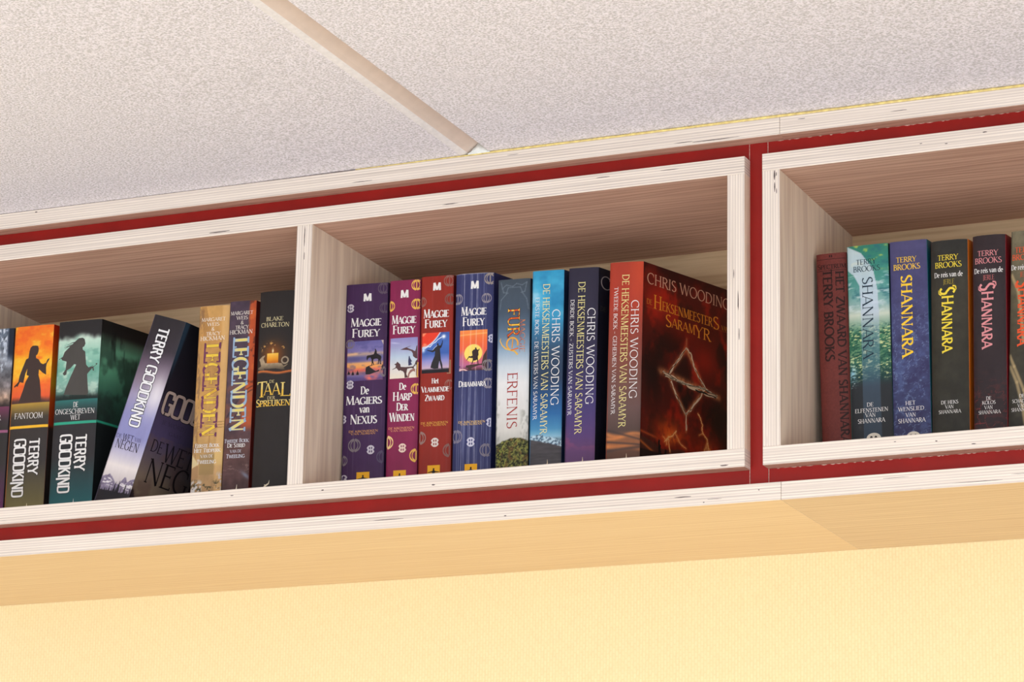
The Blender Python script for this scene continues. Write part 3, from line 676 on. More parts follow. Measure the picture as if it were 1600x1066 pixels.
def lilac(U, V):
    c = grad(V, [(12, (60, 52, 62)), (50, (226, 216, 216)), (66, (244, 234, 230)), (82, (196, 190, 212)), (100, (150, 150, 196)), (124, (152, 150, 196)), (146, (168, 158, 186)), (164, (142, 126, 142)), (182, (112, 96, 112)), (200, (62, 54, 62)), (237, (48, 43, 47))])
    c = over(c, (246, 240, 242), np.exp(-(((U - 33) / 12) ** 2 + ((V - 150) / 22) ** 2)) * .8)  # whitish window reflection at mid spine, painted into the print colour
    mt = np.interp(U, [-2, 2, 5, 6.5, 9.3, 12, 15, 19, 23, 26, 28.5, 31, 33, 36, 42], [49, 51.5, 52.5, 53, 55.2, 53, 50.5, 46, 46, 51, 56, 53.5, 51, 54, 57]) + 1.6 * (fbm(U / 1.6, V * 0, 31, 3) - .5)
    c = over(c, (152, 140, 164), ss(mt - V, -.3, .4)); c = over(c, (120, 108, 130), ss(fbm(U / 2.4, V / 2, 12, 4), .5, .6) * ss(mt - V, .5, 2) * .7); c = over(c, (240, 234, 236), ss(fbm(U / 5, V / 2, 15, 4), .55, .62) * ss(mt - V, 2, 3.5) * ss(V, 40, 44))
    ink = ss(35.5 + .06 * U + 1.5 * fbm(U / 1.2, V / 2, 6, 2) - V, -.3, .6)
    for tu, tv, hw in ((1.4, 44.6, 2.4), (5.2, 40.5, 1.6), (8.6, 41, 1.8), (13.8, 43.6, 2.2), (17.2, 41.5, 1.6), (19.8, 48.8, 2.1), (24.2, 51.0, 2.3), (28, 43, 1.6), (32.6, 50, 2.0), (36, 44, 1.7), (38.8, 47, 1.6), (11, 39.5, 1.5), (22, 42, 1.4), (30.5, 41.5, 1.4)):
        d = tv - V; hwv = hw * np.clip(d / 13, 0, 1) * (.62 + .5 * np.abs(((d * .62 + tu) % 1) - .0))
        ink = np.maximum(ink, ss(hwv - np.abs(U - tu), -.15, .2) * (d > 0))
    return over(c, (40, 36, 42), ink)
def lilac_cover(U, V):
    n = fbm(U / 22, V / 22, 44, 4)
    c = grad(V, [(12, (56, 48, 46)), (44, (150, 134, 112)), (62, (150, 132, 116)), (84, (118, 104, 112)), (110, (90, 78, 112)), (136, (80, 68, 96)), (160, (44, 38, 48)), (237, (26, 26, 32))])
    c = over(c, (120, 94, 90), ss(n, .5, .7) * .5 * (V < 110)); c = over(c, (26, 26, 32), ss(U, 30, 95) * .65)
    mt = 33 + 8 * fbm(U / 9, V * 0, 7, 5) + 8 * np.exp(-((U - 3) / 4) ** 2) + 22 * np.exp(-((U - 88) / 14) ** 2)
    c = over(c, (60, 50, 54), ss(mt - V, -.4, .6))
    return over(c, (52, 74, 92), (1 - ss(U, 3.5 + (V - 160) * .05, 5.2 + (V - 160) * .05)) * ss(V, 160, 200) * .8)  # blue reflection along the spine crease, painted into the cover colour
b = Book('lilac paperback leaning to the right, with trees and mountains at its foot', GL, -784.3, 39.9, 221.8, .316, 82, .06, 14, 146,
         lilac, (44, 40, 46), (90, 84, 110), cover_fn=lilac_cover)
T3 = ('TERRY GOODKIND', 'v', 11.2, 223.8, 113.6, 12.9)
b.ink().text(T3, 'slab', (24, 20, 22), .2, .55, slant=.01).text(T3, 'slab', (244, 242, 242), slant=.01).build('author_lettering', b.spine)
b.ink().text(('DE', 'h', 1.9, 95.0, 7.2, 4.6), 'light', (86, 78, 110)).text(('WET', 'h', 10.4, 94.2, 13.6, 6.8), 'light', (70, 62, 86)).text(('VAN', 'h', 25.4, 95.4, 8, 4.6), 'light', (104, 98, 140))\
    .text(('NEGEN', 'h', 4.4, 84.0, 29.5, 10), 'light', (66, 56, 66)).build('title_lettering', b.spine)
G3 = ('GOODKIND', 'h', 6.5, 134, 110, 24.5)
b.cink().text(G3, 'slab', (22, 20, 24), .14, .8).text(G3, 'slab', (196, 172, 160), .2).text(('JE WORDT', 'h', 13, 123, 40, 4.5), 'light', (66, 56, 78), .2).text(('GAAT', 'h', 28, 114, 20, 4), 'light', (66, 56, 78), .2).build('author_lettering', b.front)
b.cink().text(('DE', 'h', 8.8, 91, 18, 13.5), 'light', (34, 28, 38), .2).text(('WET', 'h', 30, 85, 48, 20), 'light', (34, 28, 38), .2).text(('NEGEN', 'h', 13, 57, 110, 27), 'light', (30, 24, 28), .2).build('title_lettering', b.front)

def tan_art(U, V):
    n = fbm(U / 9, V / 14, 61, 5); w = 35.5
    c = grad(V, [(0, (170, 134, 96)), (40, (186, 152, 108)), (70, (200, 160, 104)), (130, (204, 156, 92)), (190, (200, 150, 88)), (228, (208, 162, 98))])
    c = c * (.86 + .28 * n)[..., None]
    c = over(c, (230, 186, 126), ss(U, 26, 29) * .7); c = over(c, (150, 116, 86), ss(fbm(U / 2.2, V / 6, 8), .5, .66) * (1 - ss(U, 5, 8)) * .8)
    for k in range(5):
        d = seg_dist(U, V, 3 + k * 1.2, 227, 8 + 1.5 * k, 190 + 3 * k); c = over(c, (150, 106, 62), (1 - ss(d, .3, 1.0)) * .45)
    d = seg_dist(U, V, 29, 190, 25, 168); c = over(c, (150, 110, 70), (1 - ss(d, .2, .9)) * .7)
    for v in (96, 93, 90): c = over(c, (166, 124, 72), (np.abs(V - v - .05 * U) < .5) * .6)
    c = over(c, (176, 126, 66), ((U > 5) & (U < 20) & (V > 72) & (V < 88) & ((U < 6.2) | (U > 18.8) | (V > 86.8))) * .6)
    c = over(c, (232, 196, 128), ss(U, 25, 27) * ss(V, 48, 52) * (1 - ss(V, 66, 70)) * .8)
    c = over(c, (226, 206, 158), poly_mask(U, V, [(0, 63), (8.5, 51), (0, 47)])); c = over(c, (184, 146, 104), poly_mask(U, V, [(0, 47), (8.5, 50), (8.5, 36), (0, 33)]))
    c = over(c, (168, 140, 92), ((U > 9) & (U < 26.5) & (V > 40) & (V < 62)) * .75)
    c = over(c, (222, 218, 214), ss(fbm(U / 3.2, V / 3.2, 77, 3), .52, .6) * (1 - ss(V, 30, 36)) * (1 - ss(U, 11, 15)))
    c = over(c, (214, 206, 204), ss(fbm(U / 3, V / 4, 71, 3), .5, .6) * (1 - ss(V, 38, 44)) * ss(U, 29, 31))
    return over(c, (90, 84, 60), ss(fbm(U / 2, V / 2, 17, 3), .6, .66) * (1 - ss(V, 28, 38)))
b = Book('tan paperback with purple and yellow title lettering, beside the leaning lilac book', GL, -658.3, 35.5, 227.9, .0065, 82, .1, 8, 148, tan_art, (150, 110, 60), (120, 90, 60))
auth = lambda dx, dv, sc: (('MARGARET', 'h', 3.3 + dx, 210.7 + dv, 28.1 * sc, 3.9), ('WEIS', 'h', 10.2 + dx * .9, 205.2 + dv, 14.4 * sc, 3.9), ('&', 'h', 15.6 + dx, 199.8 + dv, 3.8, 3.9), ('TRACY', 'h', 9.6 + dx, 194.7 + dv, 16.7 * sc, 3.9), ('HICKMAN', 'h', 3.0 + dx, 189.1 + dv, 28.9 * sc, 4.6))
p = b.ink()
for t in auth(0, 0, 1): p.text(t, 'roman', (248, 242, 230))
p.build('author_lettering', b.spine)
LT = ('LEGENDEN', 'v', 8.4, 184.9, 104.3, 19.0)
p = b.ink().text(LT, 'legend', (118, 62, 92), .2, .35).text(LT, 'legend', lambda a, q: (122, 66, 98) if (q < .1 or q > .9) else (240, 204, 76) if h2(a * 40, q * 7, 2) > .2 else (222, 176, 70), .26)
p.build('title_lettering', b.spine)
b.ink().text(('EERSTE BOEK', 'h', 3.5, 69.9, 28.1, 4.2), 'caps', WHITE).text(('HET TIJDPERK', 'h', 2.5, 64.3, 30.7, 4.5), 'caps', WHITE).text(('VAN DE', 'h', 10.5, 58.3, 14.5, 3.4), 'roman', WHITE).text(('TWEELING', 'h', 6.5, 51.8, 22.4, 4.7), 'caps', WHITE).build('subtitle_lettering', b.spine)

def dusk(U, V):
    n = fbm(U / 10, V / 12, 91, 5)
    c = grad(V, [(0, (74, 52, 54)), (40, (96, 70, 70)), (66, (104, 72, 68)), (90, (86, 66, 74)), (130, (92, 74, 84)), (180, (84, 68, 80)), (229, (84, 68, 84))]) * (.78 + .44 * n)[..., None]
    edge = np.where(V > 150, 24 - (V - 150) * .012, 24 - (150 - V) * .10)
    o = ss(U - edge + 2 * (n - .5), -1, 2.2) * ss(V, 82, 96)
    c = over(c, (204, 92, 48), o * .95); c = over(c, (226, 118, 58), o * ss(n, .5, .7) * .6); c = over(c, (70, 42, 40), o * ss(-n, -.36, -.3) * .6)
    c = over(c, (150, 92, 66), ss(V, 84, 100) * (1 - ss(V, 120, 150)) * ss(n, .52, .7) * .6)
    for (x0, y0, x1, y1) in ((14, 124, 30, 134), (16, 121, 30, 130), (2, 100, 14, 118), (4, 92, 20, 110)): c = over(c, (60, 44, 48), (1 - ss(seg_dist(U, V, x0, y0, x1, y1), .3, 1.1)) * .6)
    c = over(c, (140, 150, 170), np.exp(-(((U - 27) / 5) ** 2 + ((V - 38 + (U - 24) * .7) / 2.6) ** 2)) * .8)
    return over(c, (140, 112, 104), ss(fbm(U / 4, V / 1.6, 33, 3), .58, .66) * np.exp(-((V - 45) / 6) ** 2) * .8)
b = Book('dusky purple and orange paperback with pale blue and yellow title lettering', GL, -619.8, 30.6, 229.8, .0016, 82, .1, 8, 148, dusk, (110, 40, 34), (70, 56, 60))
p = b.ink()
for t in auth(-1.6, 3.7, .93): p.text(t, 'roman', (246, 238, 226))
p.build('author_lettering', b.spine)
LT = ('LEGENDEN', 'v', 6.4, 188.0, 104.4, 18.1)
b.ink().text(LT, 'legend', (152, 176, 204), .2, .3).text(LT, 'legend', lambda a, q: (164, 188, 212) if (q < .1 or q > .86) else (238, 218, 124) if q > .3 else (222, 214, 160), .26).build('title_lettering', b.spine)
b.ink().text(('TWEEDE BOEK', 'h', .9, 72.2, 28.2, 4.2), 'caps', (214, 214, 222)).text(('DE STRIJD', 'h', 4.9, 66.9, 20.6, 4.7), 'caps', WHITE).text(('VAN DE', 'h', 8.4, 61.0, 13.2, 3.3), 'roman', (214, 214, 222)).text(('TWEELING', 'h', 4.2, 55.2, 21.4, 4.5), 'caps', (220, 220, 228)).build('subtitle_lettering', b.spine)
b.ink().ribbon([(16.6, 18), (17.6, 22), (17.9, 26)], [2, 1, .3], (230, 220, 200)).build('publisher_mark', b.spine)

def candle(U, V):
    n = fbm(U / 3, V / 3, 51, 4)
    c = np.broadcast_to(np.array((50, 45, 44), float), U.shape + (3,)).copy()
    g = np.exp(-(((U - 18.8) / 12) ** 2 + ((V - 164) / 13) ** 2)) * ss(V, 146, 152)
    c = over(c, (176, 96, 30), g * .8)
    c = over(c, (232, 176, 96), (ss(n, .60, .66) * np.exp(-((np.hypot((U - 18.8) / 1.0, (V - 160) / .95) - 17) / 2.6) ** 2) * ss(V, 166, 172)) * .95)
    t = 146.4 + 1.2 * np.sin(U * .16 + .6) - U * .012
    c = over(c, (206, 118, 62), ss(t - V, 0, .5) * ss(V - t, -3.8 - .0 * U, -1.2)); c = over(c, (112, 60, 42), ss(t - V, -1.5, 0) * (1 - ss(t - V, 0, .4)) * .6)
    body = [(2.5,159.7),(6.7,163.2),(9.6,163.5),(7.8,160.3),(10.0,155.1),(24.5,154.6),(29.4,153.9),(31.4,151.0),(36.1,153.0),(35.2,151.7),(31.5,148.7),(33.5,147.1),(30.6,146.8),(21.9,148.8),(12.3,148.4),(8.3,149.6),(10.4,146.7),(5.5,147.4),(0.4,149.1),(1.5,150.9),(5.3,151.6),(4.1,156.3)]
    shade = np.clip((V - 147) / 8, 0, 1)
    bc = np.stack([96 + 100 * shade * (.6 + .6 * n), 84 + 88 * shade * (.6 + .6 * n), 70 + 70 * shade * (.6 + .6 * n)], -1)
    m = poly_mask(U, V, body)[..., None]; c = c * (1 - m) + bc * m
    r = np.hypot(U - 32.8, V - 157.3); c = over(c, (176, 158, 134), 1 - ss(np.abs(r - 3.5), .5, 1.0))
    cd = ((U > 12.1) & (U < 25.4) & (V > 154.7) & (V < 165.6)).astype(float)[..., None]
    c = c * (1 - cd) + grad(V, [(154, (196, 104, 26)), (159, (240, 160, 44)), (165.6, (255, 206, 92))]) * cd
    return over(c, (255, 238, 190), np.exp(-(((U - 18.7) / .9) ** 2 + ((V - 168.2) / 2.4) ** 2)) * 1.2)
b = Book('black book with rounded spine and a burning candle picture, beside the divider', GL, -580.7, 45.0, 234.9, .0044, 75, .1, 7, 152, candle, (36, 32, 32), (40, 36, 36), rec=3.2, n=3.2, res=.5, hard=True)
b.ink().text(('BLAKE', 'h', 9.4, 201.7, 19.9, 4.4), 'roman', (236, 222, 176)).text(('CHARLTON', 'h', 3.2, 195.2, 33.1, 4.8), 'roman', (236, 222, 176), slant=-.02).build('author_lettering', b.spine)
yl = lambda a, q: (244, 200, 84) if q < .5 else (240, 214, 130)
b.ink().text(('DE', 'h', 16.4, 132.7, 6.0, 3.3), 'roman', (226, 208, 156)).text(('T', 'h', 1.4, 117.6, 13.6, 17.2), 'roman', yl).text(('AA', 'h', 10.6, 119.5, 19, 13), 'roman', yl).text(('L', 'h', 29.6, 117.6, 11.6, 15.2), 'roman', yl)\
    .text(('DER', 'h', 14.8, 114.7, 8.9, 3.3), 'roman', (226, 208, 156)).text(('SPREUKEN', 'h', 1.0, 107.2, 39.8, 8.2), 'caps', yl).build('title_lettering', b.spine)
b.ink().ribbon([(14.5, 15), (16.5, 20), (20.6, 22.6), (21.4, 26.4)], [3, 2.2, 1.2, .2], (232, 220, 196)).ribbon([(17, 20.5), (15.6, 22)], [1.5, .2], (232, 220, 196)).build('publisher_mark', b.spine)

# ---- middle compartment -----------------------------------------------------------------------
def worn(base, seed, streak=.12):
    def f(U, V):
        c = np.broadcast_to(np.array(base, float), U.shape + (3,)).copy()
        c = c * (.94 + .12 * fbm(U / 8, V / 40, seed))[..., None]
        return over(c, (168, 160, 178), ss(fbm(U / .9, V / 90, seed + 5, 2), .62, .8) * streak)
    return f
def streaky(U, V):
    c = worn((58, 62, 106), 40, .2)(U, V)
    for u, w, k in ((9.6, .55, .75), (16.6, .5, .5), (18.3, .7, .55), (23.6, .6, .7), (25.2, .4, .35), (31, .5, .45), (33.5, .4, .3)):
        c = over(c, (196, 196, 212), (1 - ss(np.abs(U - u - .5 * (fbm(V / 25, U * 0, u) - .5)), w * .3, w)) * k * (.45 + .75 * fbm(V / 6, U * 0 + u, 3)))
    c = over(c, (150, 156, 186), ss(fbm(U / .7, V / 60, 14, 2), .6, .8) * .5 * (1 - ss(V, 60, 120)))
    return over(c, (226, 222, 224), ss(V + 1.2 * fbm(U / 2, V, 2), 232.9, 233.8) * .8)
def knot(b, u, v, r, color, dark, w):          # four-looped knot
    p = b.ink()
    n = 28; pts = [(u + r * (1 - .16 * math.cos(2 * a) ** 4 * 0) * math.cos(a) * .92, v + r * math.sin(a)) for a in [2 * math.pi * k / n for k in range(n)]]
    pts = [(min(max(x, .1), w - .1), y) for x, y in pts]; p.poly(pts, color, .12)
    for sx in (-1, 1):
        if not (0 < u + sx * r * .95 < w): continue
        q = [(u + sx * r * (.98 - .34 * math.cos(a)), v + r * .36 * math.sin(a)) for a in [math.pi * (-.5 + k / 8) for k in range(9)]]
        p.poly([(min(max(x, .1), w - .1), y) for x, y in q], dark, .16)
    for sx in (-1, 1):
        for sy in (-1, 1):
            cx, cy = u + sx * r * .26, v + sy * r * .37
            if .5 < cx < w - .5:
                p.disc(cx, cy, r * .18, dark, .16, r * .24, 12); p.disc(cx + sx * r * .1, cy - sy * r * .02, r * .07, color, .2, r * .09, 8)
    p.build('knot_ornament', b.spine)
def orb(b, u, v, r, color, w):                 # circle of curved ribs
    p = b.ink()
    def arcpts(cx, cy, rx, ry, a0, a1, n=14): return [(cx + rx * math.cos(math.radians(a0 + (a1 - a0) * k / n)), cy + ry * math.sin(math.radians(a0 + (a1 - a0) * k / n))) for k in range(n + 1)]
    cl = (.15, w - .15)
    for a0, a1 in ((95, 265), (-85, 85)): p.ribbon(arcpts(u, v, r, r, a0, a1), [r * (.13 + .2 * (abs(k - 7) / 7)) for k in range(15)], color, .13, cl)
    for sx in (-1, 1):
        p.ribbon(arcpts(u + sx * r * .02, v, r * .58 * sx, r * .86, 80, -80), [r * (.09 + .17 * (abs(k - 7) / 7)) for k in range(15)], color, .14, cl)
        p.ribbon([(u + sx * r * .06, v - r * .8), (u + sx * r * .06, v + r * .8)], r * .09, color, .14, cl)
    p.ribbon([(u - r * .5, v - r * .86), (u, v - r * .92), (u + r * .5, v - r * .86)], r * .18, color, .15, cl); p.ribbon([(u - r * .4, v + r * .88), (u, v + r * .94), (u + r * .4, v + r * .88)], r * .14, color, .15, cl)
    p.build('ring_ornament', b.spine)
def logo_figure(b, u0, u1, vt):
    p = b.ink(); w = u1 - u0; c = (u0 + u1) / 2; p.poly([(u0, vt - 15), (u1, vt - 15), (u1, vt), (u0, vt)], (240, 178, 38), .12); k = (40, 30, 24)
    p.disc(c, vt - 4.2, .9, k, .2, 1.1, 12)
    p.poly([(c - .5, vt - 5), (c - 1.6, vt - 6.2), (c - w * .46, vt - 7.2), (c - w * .46, vt - 7.9), (c - 1.6, vt - 7.6), (c - 1.2, vt - 9.4), (c - 1.8, vt - 14), (c + 1.8, vt - 14), (c + 1.2, vt - 9.4), (c + 1.6, vt - 7.6), (c + w * .46, vt - 7.9), (c + w * .46, vt - 7.2), (c + 1.6, vt - 6.2), (c + .5, vt - 5)], k, .2)
    p.build('publisher_logo', b.spine)
def picture(b, rect, fn, polys, extra=None):
    u0, u1, v0, v1 = rect; p = b.ink(); p.grid(u0, u1, v0, v1, .6, fn, lift=.1)
    for pts, c in polys: p.poly([(min(max(x, u0), u1), min(max(y, v0), v1)) for x, y in pts], c, .19)
    if extra: extra(p)
    p.build('printed_picture', b.spine)
def line_m(b, u, v, L): b.ink().text(('M', 'h', u, v, L, 8.4), 'plain', WHITE).build('publisher_letter', b.spine)
SIL = (206, 198, 206); GREY = (132, 120, 124)

b = Book('violet paperback with a horse rider picture on its spine, beside the divider', GM, -476.6, 45.9, 234.5, -.008, 82, .14, 13, 145, worn((72, 44, 84), 3), (52, 36, 70), (60, 42, 80))
line_m(b, 19.8, 215.0, 9.1)
b.ink().text(('MAGGIE', 'h', 6.4, 187.4, 33.9, 9.6), 'mason', WHITE).text(('FUREY', 'h', 8.2, 175.6, 30.6, 9.6), 'mason', WHITE).build('author_lettering', b.spine)
b.ink().text(('De', 'h', 19.4, 112.8, 9.0, 8.5), 'mason', WHITE).text(('MAGIERS', 'h', 3.1, 101.9, 39.7, 9.6), 'mason', WHITE).text(('van', 'h', 18.8, 92.8, 10.7, 8.2), 'mason', WHITE).text(('NEXUS', 'h', 8.4, 80.8, 29.6, 10.2), 'mason', WHITE).build('title_lettering', b.spine)
b.ink().text(('DE KRONIEKEN', 'h', 7.3, 71.6, 32.2, 2.2), 'bold', (214, 158, 96)).text(('VAN AURIAN', 'h', 9.7, 69.0, 27.0, 2.0), 'bold', (214, 158, 96)).build('series_lettering', b.spine)
def evening(U, V):
    n = fbm(U / 8, V / 4, 6, 4)
    c = grad(V, [(127, (96, 62, 112)), (133, (120, 110, 160)), (137, (176, 120, 120)), (139, (226, 110, 100)), (143, (246, 170, 96)), (147, (236, 176, 120)), (149, (140, 124, 160)), (153, (110, 106, 160)), (157, (196, 168, 150)), (160, (134, 124, 178)), (171, (112, 106, 166))])
    c = over(c, (92, 90, 144), ss(n, .5, .68) * .5); c = over(c, (236, 190, 150), (1 - ss(U, 12, 18)) * np.exp(-((V - 156.6 - .06 * U) / 1.4) ** 2))
    c = over(c, (96, 92, 140), np.exp(-(((U - 12) / 9) ** 2 + ((V - 151.5) / 2.6) ** 2)) * .9)
    c = over(c, (236, 122, 108), ss(U - 18 - (137 - V) * 0 + (V - 128) * 1.0, 6, 12) * (1 - ss(V - (U - 20) * .22, 131, 133.5)) * ss(n, .2, .6)); c = over(c, (96, 86, 140), (1 - ss(V + (U - 4) * .1, 131, 133.5)) * (1 - ss(U, 12, 26)) * .8)
    return c
horse = [(24.8,154.2),(26.0,155.0),(30.1,155.3),(32.5,156.0),(33.3,158.1),(33.9,160.1),(33.5,161.6),(34.2,162.1),(34.8,161.2),(35.7,159.4),(36.0,156.7),(38.5,155.1),(40.6,153.8),(41.0,151.4),(40.4,149.6),(40.3,146.1),(41.2,144.6),(40.0,144.3),(39.3,147.9),(38.9,149.4),(38.5,147.4),(38.1,144.7),(37.2,144.5),(37.6,147.1),(37.5,150.4),(35.6,151.1),(32.6,150.7),(32.1,148.7),(32.7,146.0),(33.4,144.2),(32.5,144.2),(31.5,146.6),(31.1,144.3),(30.1,144.2),(30.6,146.7),(30.3,150.3),(29.0,152.7),(27.2,152.2),(26.1,151.1),(26.0,149.9),(25.2,149.7),(24.6,151.8)]
rock = [(23.9,139.6),(24.6,142.4),(27.4,143.6),(30.4,144.2),(36.3,144.8),(42.8,144.2),(42.8,138.0),(36.6,136.6),(33.0,135.6),(28.3,134.2),(24.2,134.4)]
tree = lambda u, v, h: ([(u - 1.5, v), (u - 1.2, v + h * .4), (u - .5, v + h * .6), (u, v + h), (u + .5, v + h * .6), (u + 1.2, v + h * .4), (u + 1.5, v)], (44, 36, 44))
picture(b, (3.2, 42.8, 127.8, 171.2), evening, [(rock, (46, 40, 44)), (horse, (38, 32, 36)), tree(5.4, 135.2, 5), tree(10, 134.3, 5.4), tree(15.2, 134.3, 5.6), ([(40.4, 171.2), (42.8, 171.2), (42.8, 166)], (206, 186, 180))])
dk = (70, 48, 92)
knot(b, 5.6, 208.2, 4.6, SIL, dk, 45.9); knot(b, 31.7, 52.2, 4.9, SIL, dk, 45.9); knot(b, 7.2, 124.0, 4.8, SIL, dk, 45.9); knot(b, 3.0, 21.9, 4.6, SIL, dk, 45.9); knot(b, 0.2, 86.7, 4.6, SIL, dk, 45.9)
orb(b, 13.8, 57.8, 6.4, GREY, 45.9); orb(b, 41.5, 228.3, 5.6, (104, 88, 104), 45.9); orb(b, 43.2, 206.6, 5.2, (96, 80, 98), 45.9); orb(b, 1.2, 41.7, 5, GREY, 45.9); orb(b, 44.9, 44.1, 6.2, (96, 82, 108), 45.9); orb(b, 6, 168.6, 4.6, GREY, 45.9); orb(b, 45.0, 136.5, 5, GREY, 45.9)
logo_figure(b, 17.0, 31.1, 28.6)

b = Book('crimson magenta paperback with a winged dragon picture and gold ring ornaments', GM, -424.8, 33.5, 233.7, -.008, 82, .14, 14, 145, worn((142, 42, 84), 13, .06), (110, 28, 60), (120, 34, 70))
line_m(b, 12.4, 214.2, 8.8)
b.ink().text(('MAGGIE', 'h', 3.1, 185.8, 27.0, 9.4), 'mason', WHITE).text(('FUREY', 'h', 4.6, 174.8, 24.4, 9.4), 'mason', WHITE).build('author_lettering', b.spine)
b.ink().text(('De', 'h', 13.1, 113.5, 7.5, 7.6), 'mason', WHITE).text(('HARP', 'h', 6.3, 102.0, 20.7, 9.4), 'mason', WHITE).text(('DER', 'h', 10.6, 91.2, 12.2, 8.4), 'mason', WHITE).text(('WINDEN', 'h', 3.1, 79.6, 27.2, 9.6), 'mason', WHITE).build('title_lettering', b.spine)
b.ink().text(('DE KRONIEKEN', 'h', 2.1, 71.2, 28.4, 2.2), 'bold', (232, 160, 120)).text(('VAN AURIAN', 'h', 4.7, 68.6, 23.9, 2.0), 'bold', (232, 160, 120)).build('series_lettering', b.spine)
def paleday(U, V):
    c = grad(V, [(126, (240, 228, 206)), (136, (228, 222, 216)), (150, (190, 206, 222)), (160, (168, 170, 206)), (170, (150, 144, 196))])
    return over(c, (214, 214, 236), np.exp(-(((U - 7) / 5) ** 2 + ((V - 166 + .15 * U) / .8) ** 2)) * .7)
wing = [(13.1,157.3),(17.8,159.0),(23.5,160.8),(31.4,161.1),(31.7,146.7),(29.6,147.3),(27.2,149.6),(26.9,152.7),(25.2,155.2),(21.5,156.5)]
beast = [(4.7,136.3),(8.3,138.2),(8.8,140.3),(6.9,141.9),(9.3,142.8),(10.0,144.6),(11.4,143.5),(13.5,141.5),(14.1,138.6),(19.3,138.0),(27.2,138.3),(31.8,140.9),(32.0,126.2),(20.6,126.5),(18.6,126.3),(18.2,131.3),(16.8,133.5),(13.6,135.0),(12.1,134.3),(9.4,137.6),(5.2,136.0)]
rider = [(22.7,149.8),(23.5,150.0),(24.1,147.7),(26.3,143.9),(25.0,143.4),(26.4,140.2),(24.5,139.8),(22.5,139.4),(22.1,144.1)]
picture(b, (2.1, 31.8, 126.2, 170.2), paleday, [(wing, (100, 70, 74)), (beast, (92, 66, 66)), (rider, (66, 66, 100)), ([(21.6, 126.4), (31.9, 126.4), (31.9, 135.4), (28, 136), (24.6, 134.6), (22.4, 131)], (160, 112, 104)), ([(31.9, 146), (31.9, 141), (29.6, 138.6), (27.4, 138.2), (29.4, 141), (30.2, 144)], (92, 66, 66))])
GD = (240, 190, 92)
orb(b, 29.5, 227.5, 5.2, GD, 33.5); orb(b, 29.9, 206.5, 5.2, GD, 33.5); orb(b, 0.6, 205.7, 5.2, GD, 33.5); orb(b, 31.2, 114.0, 5.2, GD, 33.5); orb(b, 1.0, 57.4, 6.4, (244, 208, 148), 33.5); orb(b, 32.5, 42.3, 6.4, GD, 33.5)
knot(b, 17.8, 50.8, 4.9, (240, 214, 196), (142, 42, 84), 33.5)
b.ink().ribbon([(31.9, 142), (31.9, 127)], 1.6, GD).ribbon([(30.6, 142), (33, 142)], 1.4, GD).ribbon([(30, 127), (33, 127)], 1.2, GD).build('bar_ornament', b.spine)
logo_figure(b, 8.6, 22.3, 27.0)

b = Book('brick red paperback with a robed figure casting lightning in its picture', GM, -387.4, 34.9, 234.4, -.0105, 82, .14, 15, 145, worn((150, 46, 34), 23, .06), (90, 20, 16), (110, 30, 24))
line_m(b, 13.3, 218.5, 8.7)
b.ink().text(('MAGGIE', 'h', 3.2, 188.8, 27.7, 9.4), 'mason', WHITE).text(('FUREY', 'h', 4.8, 177.9, 24.4, 9.4), 'mason', WHITE).build('author_lettering', b.spine)
b.ink().text(('Het', 'h', 13.5, 117.2, 7.5, 5.6), 'mason', WHITE).text(('VLAMMENDE', 'h', 2.4, 108.0, 29.7, 6.4), 'mason', WHITE).text(('ZWAARD', 'h', 6.5, 98.6, 21.0, 6.6), 'mason', WHITE).build('title_lettering', b.spine)
b.ink().text(('DE KRONIEKEN', 'h', 2.3, 73.8, 29.6, 2.2), 'bold', (226, 170, 80)).text(('VAN AURIAN', 'h', 5.0, 71.4, 24.9, 2.0), 'bold', (226, 170, 80)).build('series_lettering', b.spine)
def storm(U, V):
    n = fbm(U / 5, V / 5, 26, 4)
    c = grad(V, [(128, (40, 36, 44)), (132, (60, 52, 60)), (134, (206, 178, 196)), (142, (150, 150, 206)), (150, (70, 104, 176)), (160, (80, 116, 188)), (172.5, (70, 98, 168))])
    d = (V - 156.5) - (U - 2) * .0 - np.clip((U - 2) / 20, 0, 2) ** 2 * 16 + 0
    c = over(c, (236, 70, 46), ss(d, -.5, 1)); c = over(c, (250, 150, 110), ss(d, -.5, 1) * ss(n, .52, .7)); c = over(c, (228, 240, 250), np.exp(-(d / 1.1) ** 2) * .9)
    c = over(c, (244, 250, 255), np.exp(-(((U - 25.6) / 2) ** 2 + ((V - 167.6) / 2) ** 2)) * 1.2); c = over(c, (214, 232, 250), np.exp(-(((U - 3.6) / 2) ** 2 + ((V - 154) / 2.5) ** 2)))
    return over(c, (36, 34, 40), ss(131 + 2.6 * n - V, 0, .5))
man = [(18.5,160.7),(19.8,160.6),(20.4,159.2),(20.1,158.2),(22.5,158.0),(24.0,161.6),(24.2,163.7),(24.8,163.1),(24.5,159.5),(23.3,155.9),(21.7,154.4),(22.1,150.2),(23.0,142.4),(24.6,137.1),(25.1,131.6),(23.9,131.6),(22.3,137.7),(21.4,141.4),(20.5,137.3),(20.3,133.2),(15.9,132.9),(11.7,134.5),(13.1,139.9),(16.1,147.0),(16.6,152.2),(14.0,151.0),(7.7,153.3),(7.9,154.1),(13.4,152.9),(16.5,155.8),(18.6,157.8)]
picture(b, (2.1, 31.6, 128.6, 172.4), storm, [(man, (48, 46, 50))], lambda p: p.ribbon([(5, 155.5), (9, 157.5), (11, 157), (14, 160.5), (17, 162), (19, 164.5), (22.5, 166.5), (25, 168)], [.8, .6, .8, .6, .8, .7, .9, .4], (232, 242, 252), .2).ribbon([(14, 153.6), (16.4, 156.4), (18.6, 158)], .4, (214, 226, 240), .22))
DG = (150, 104, 94)
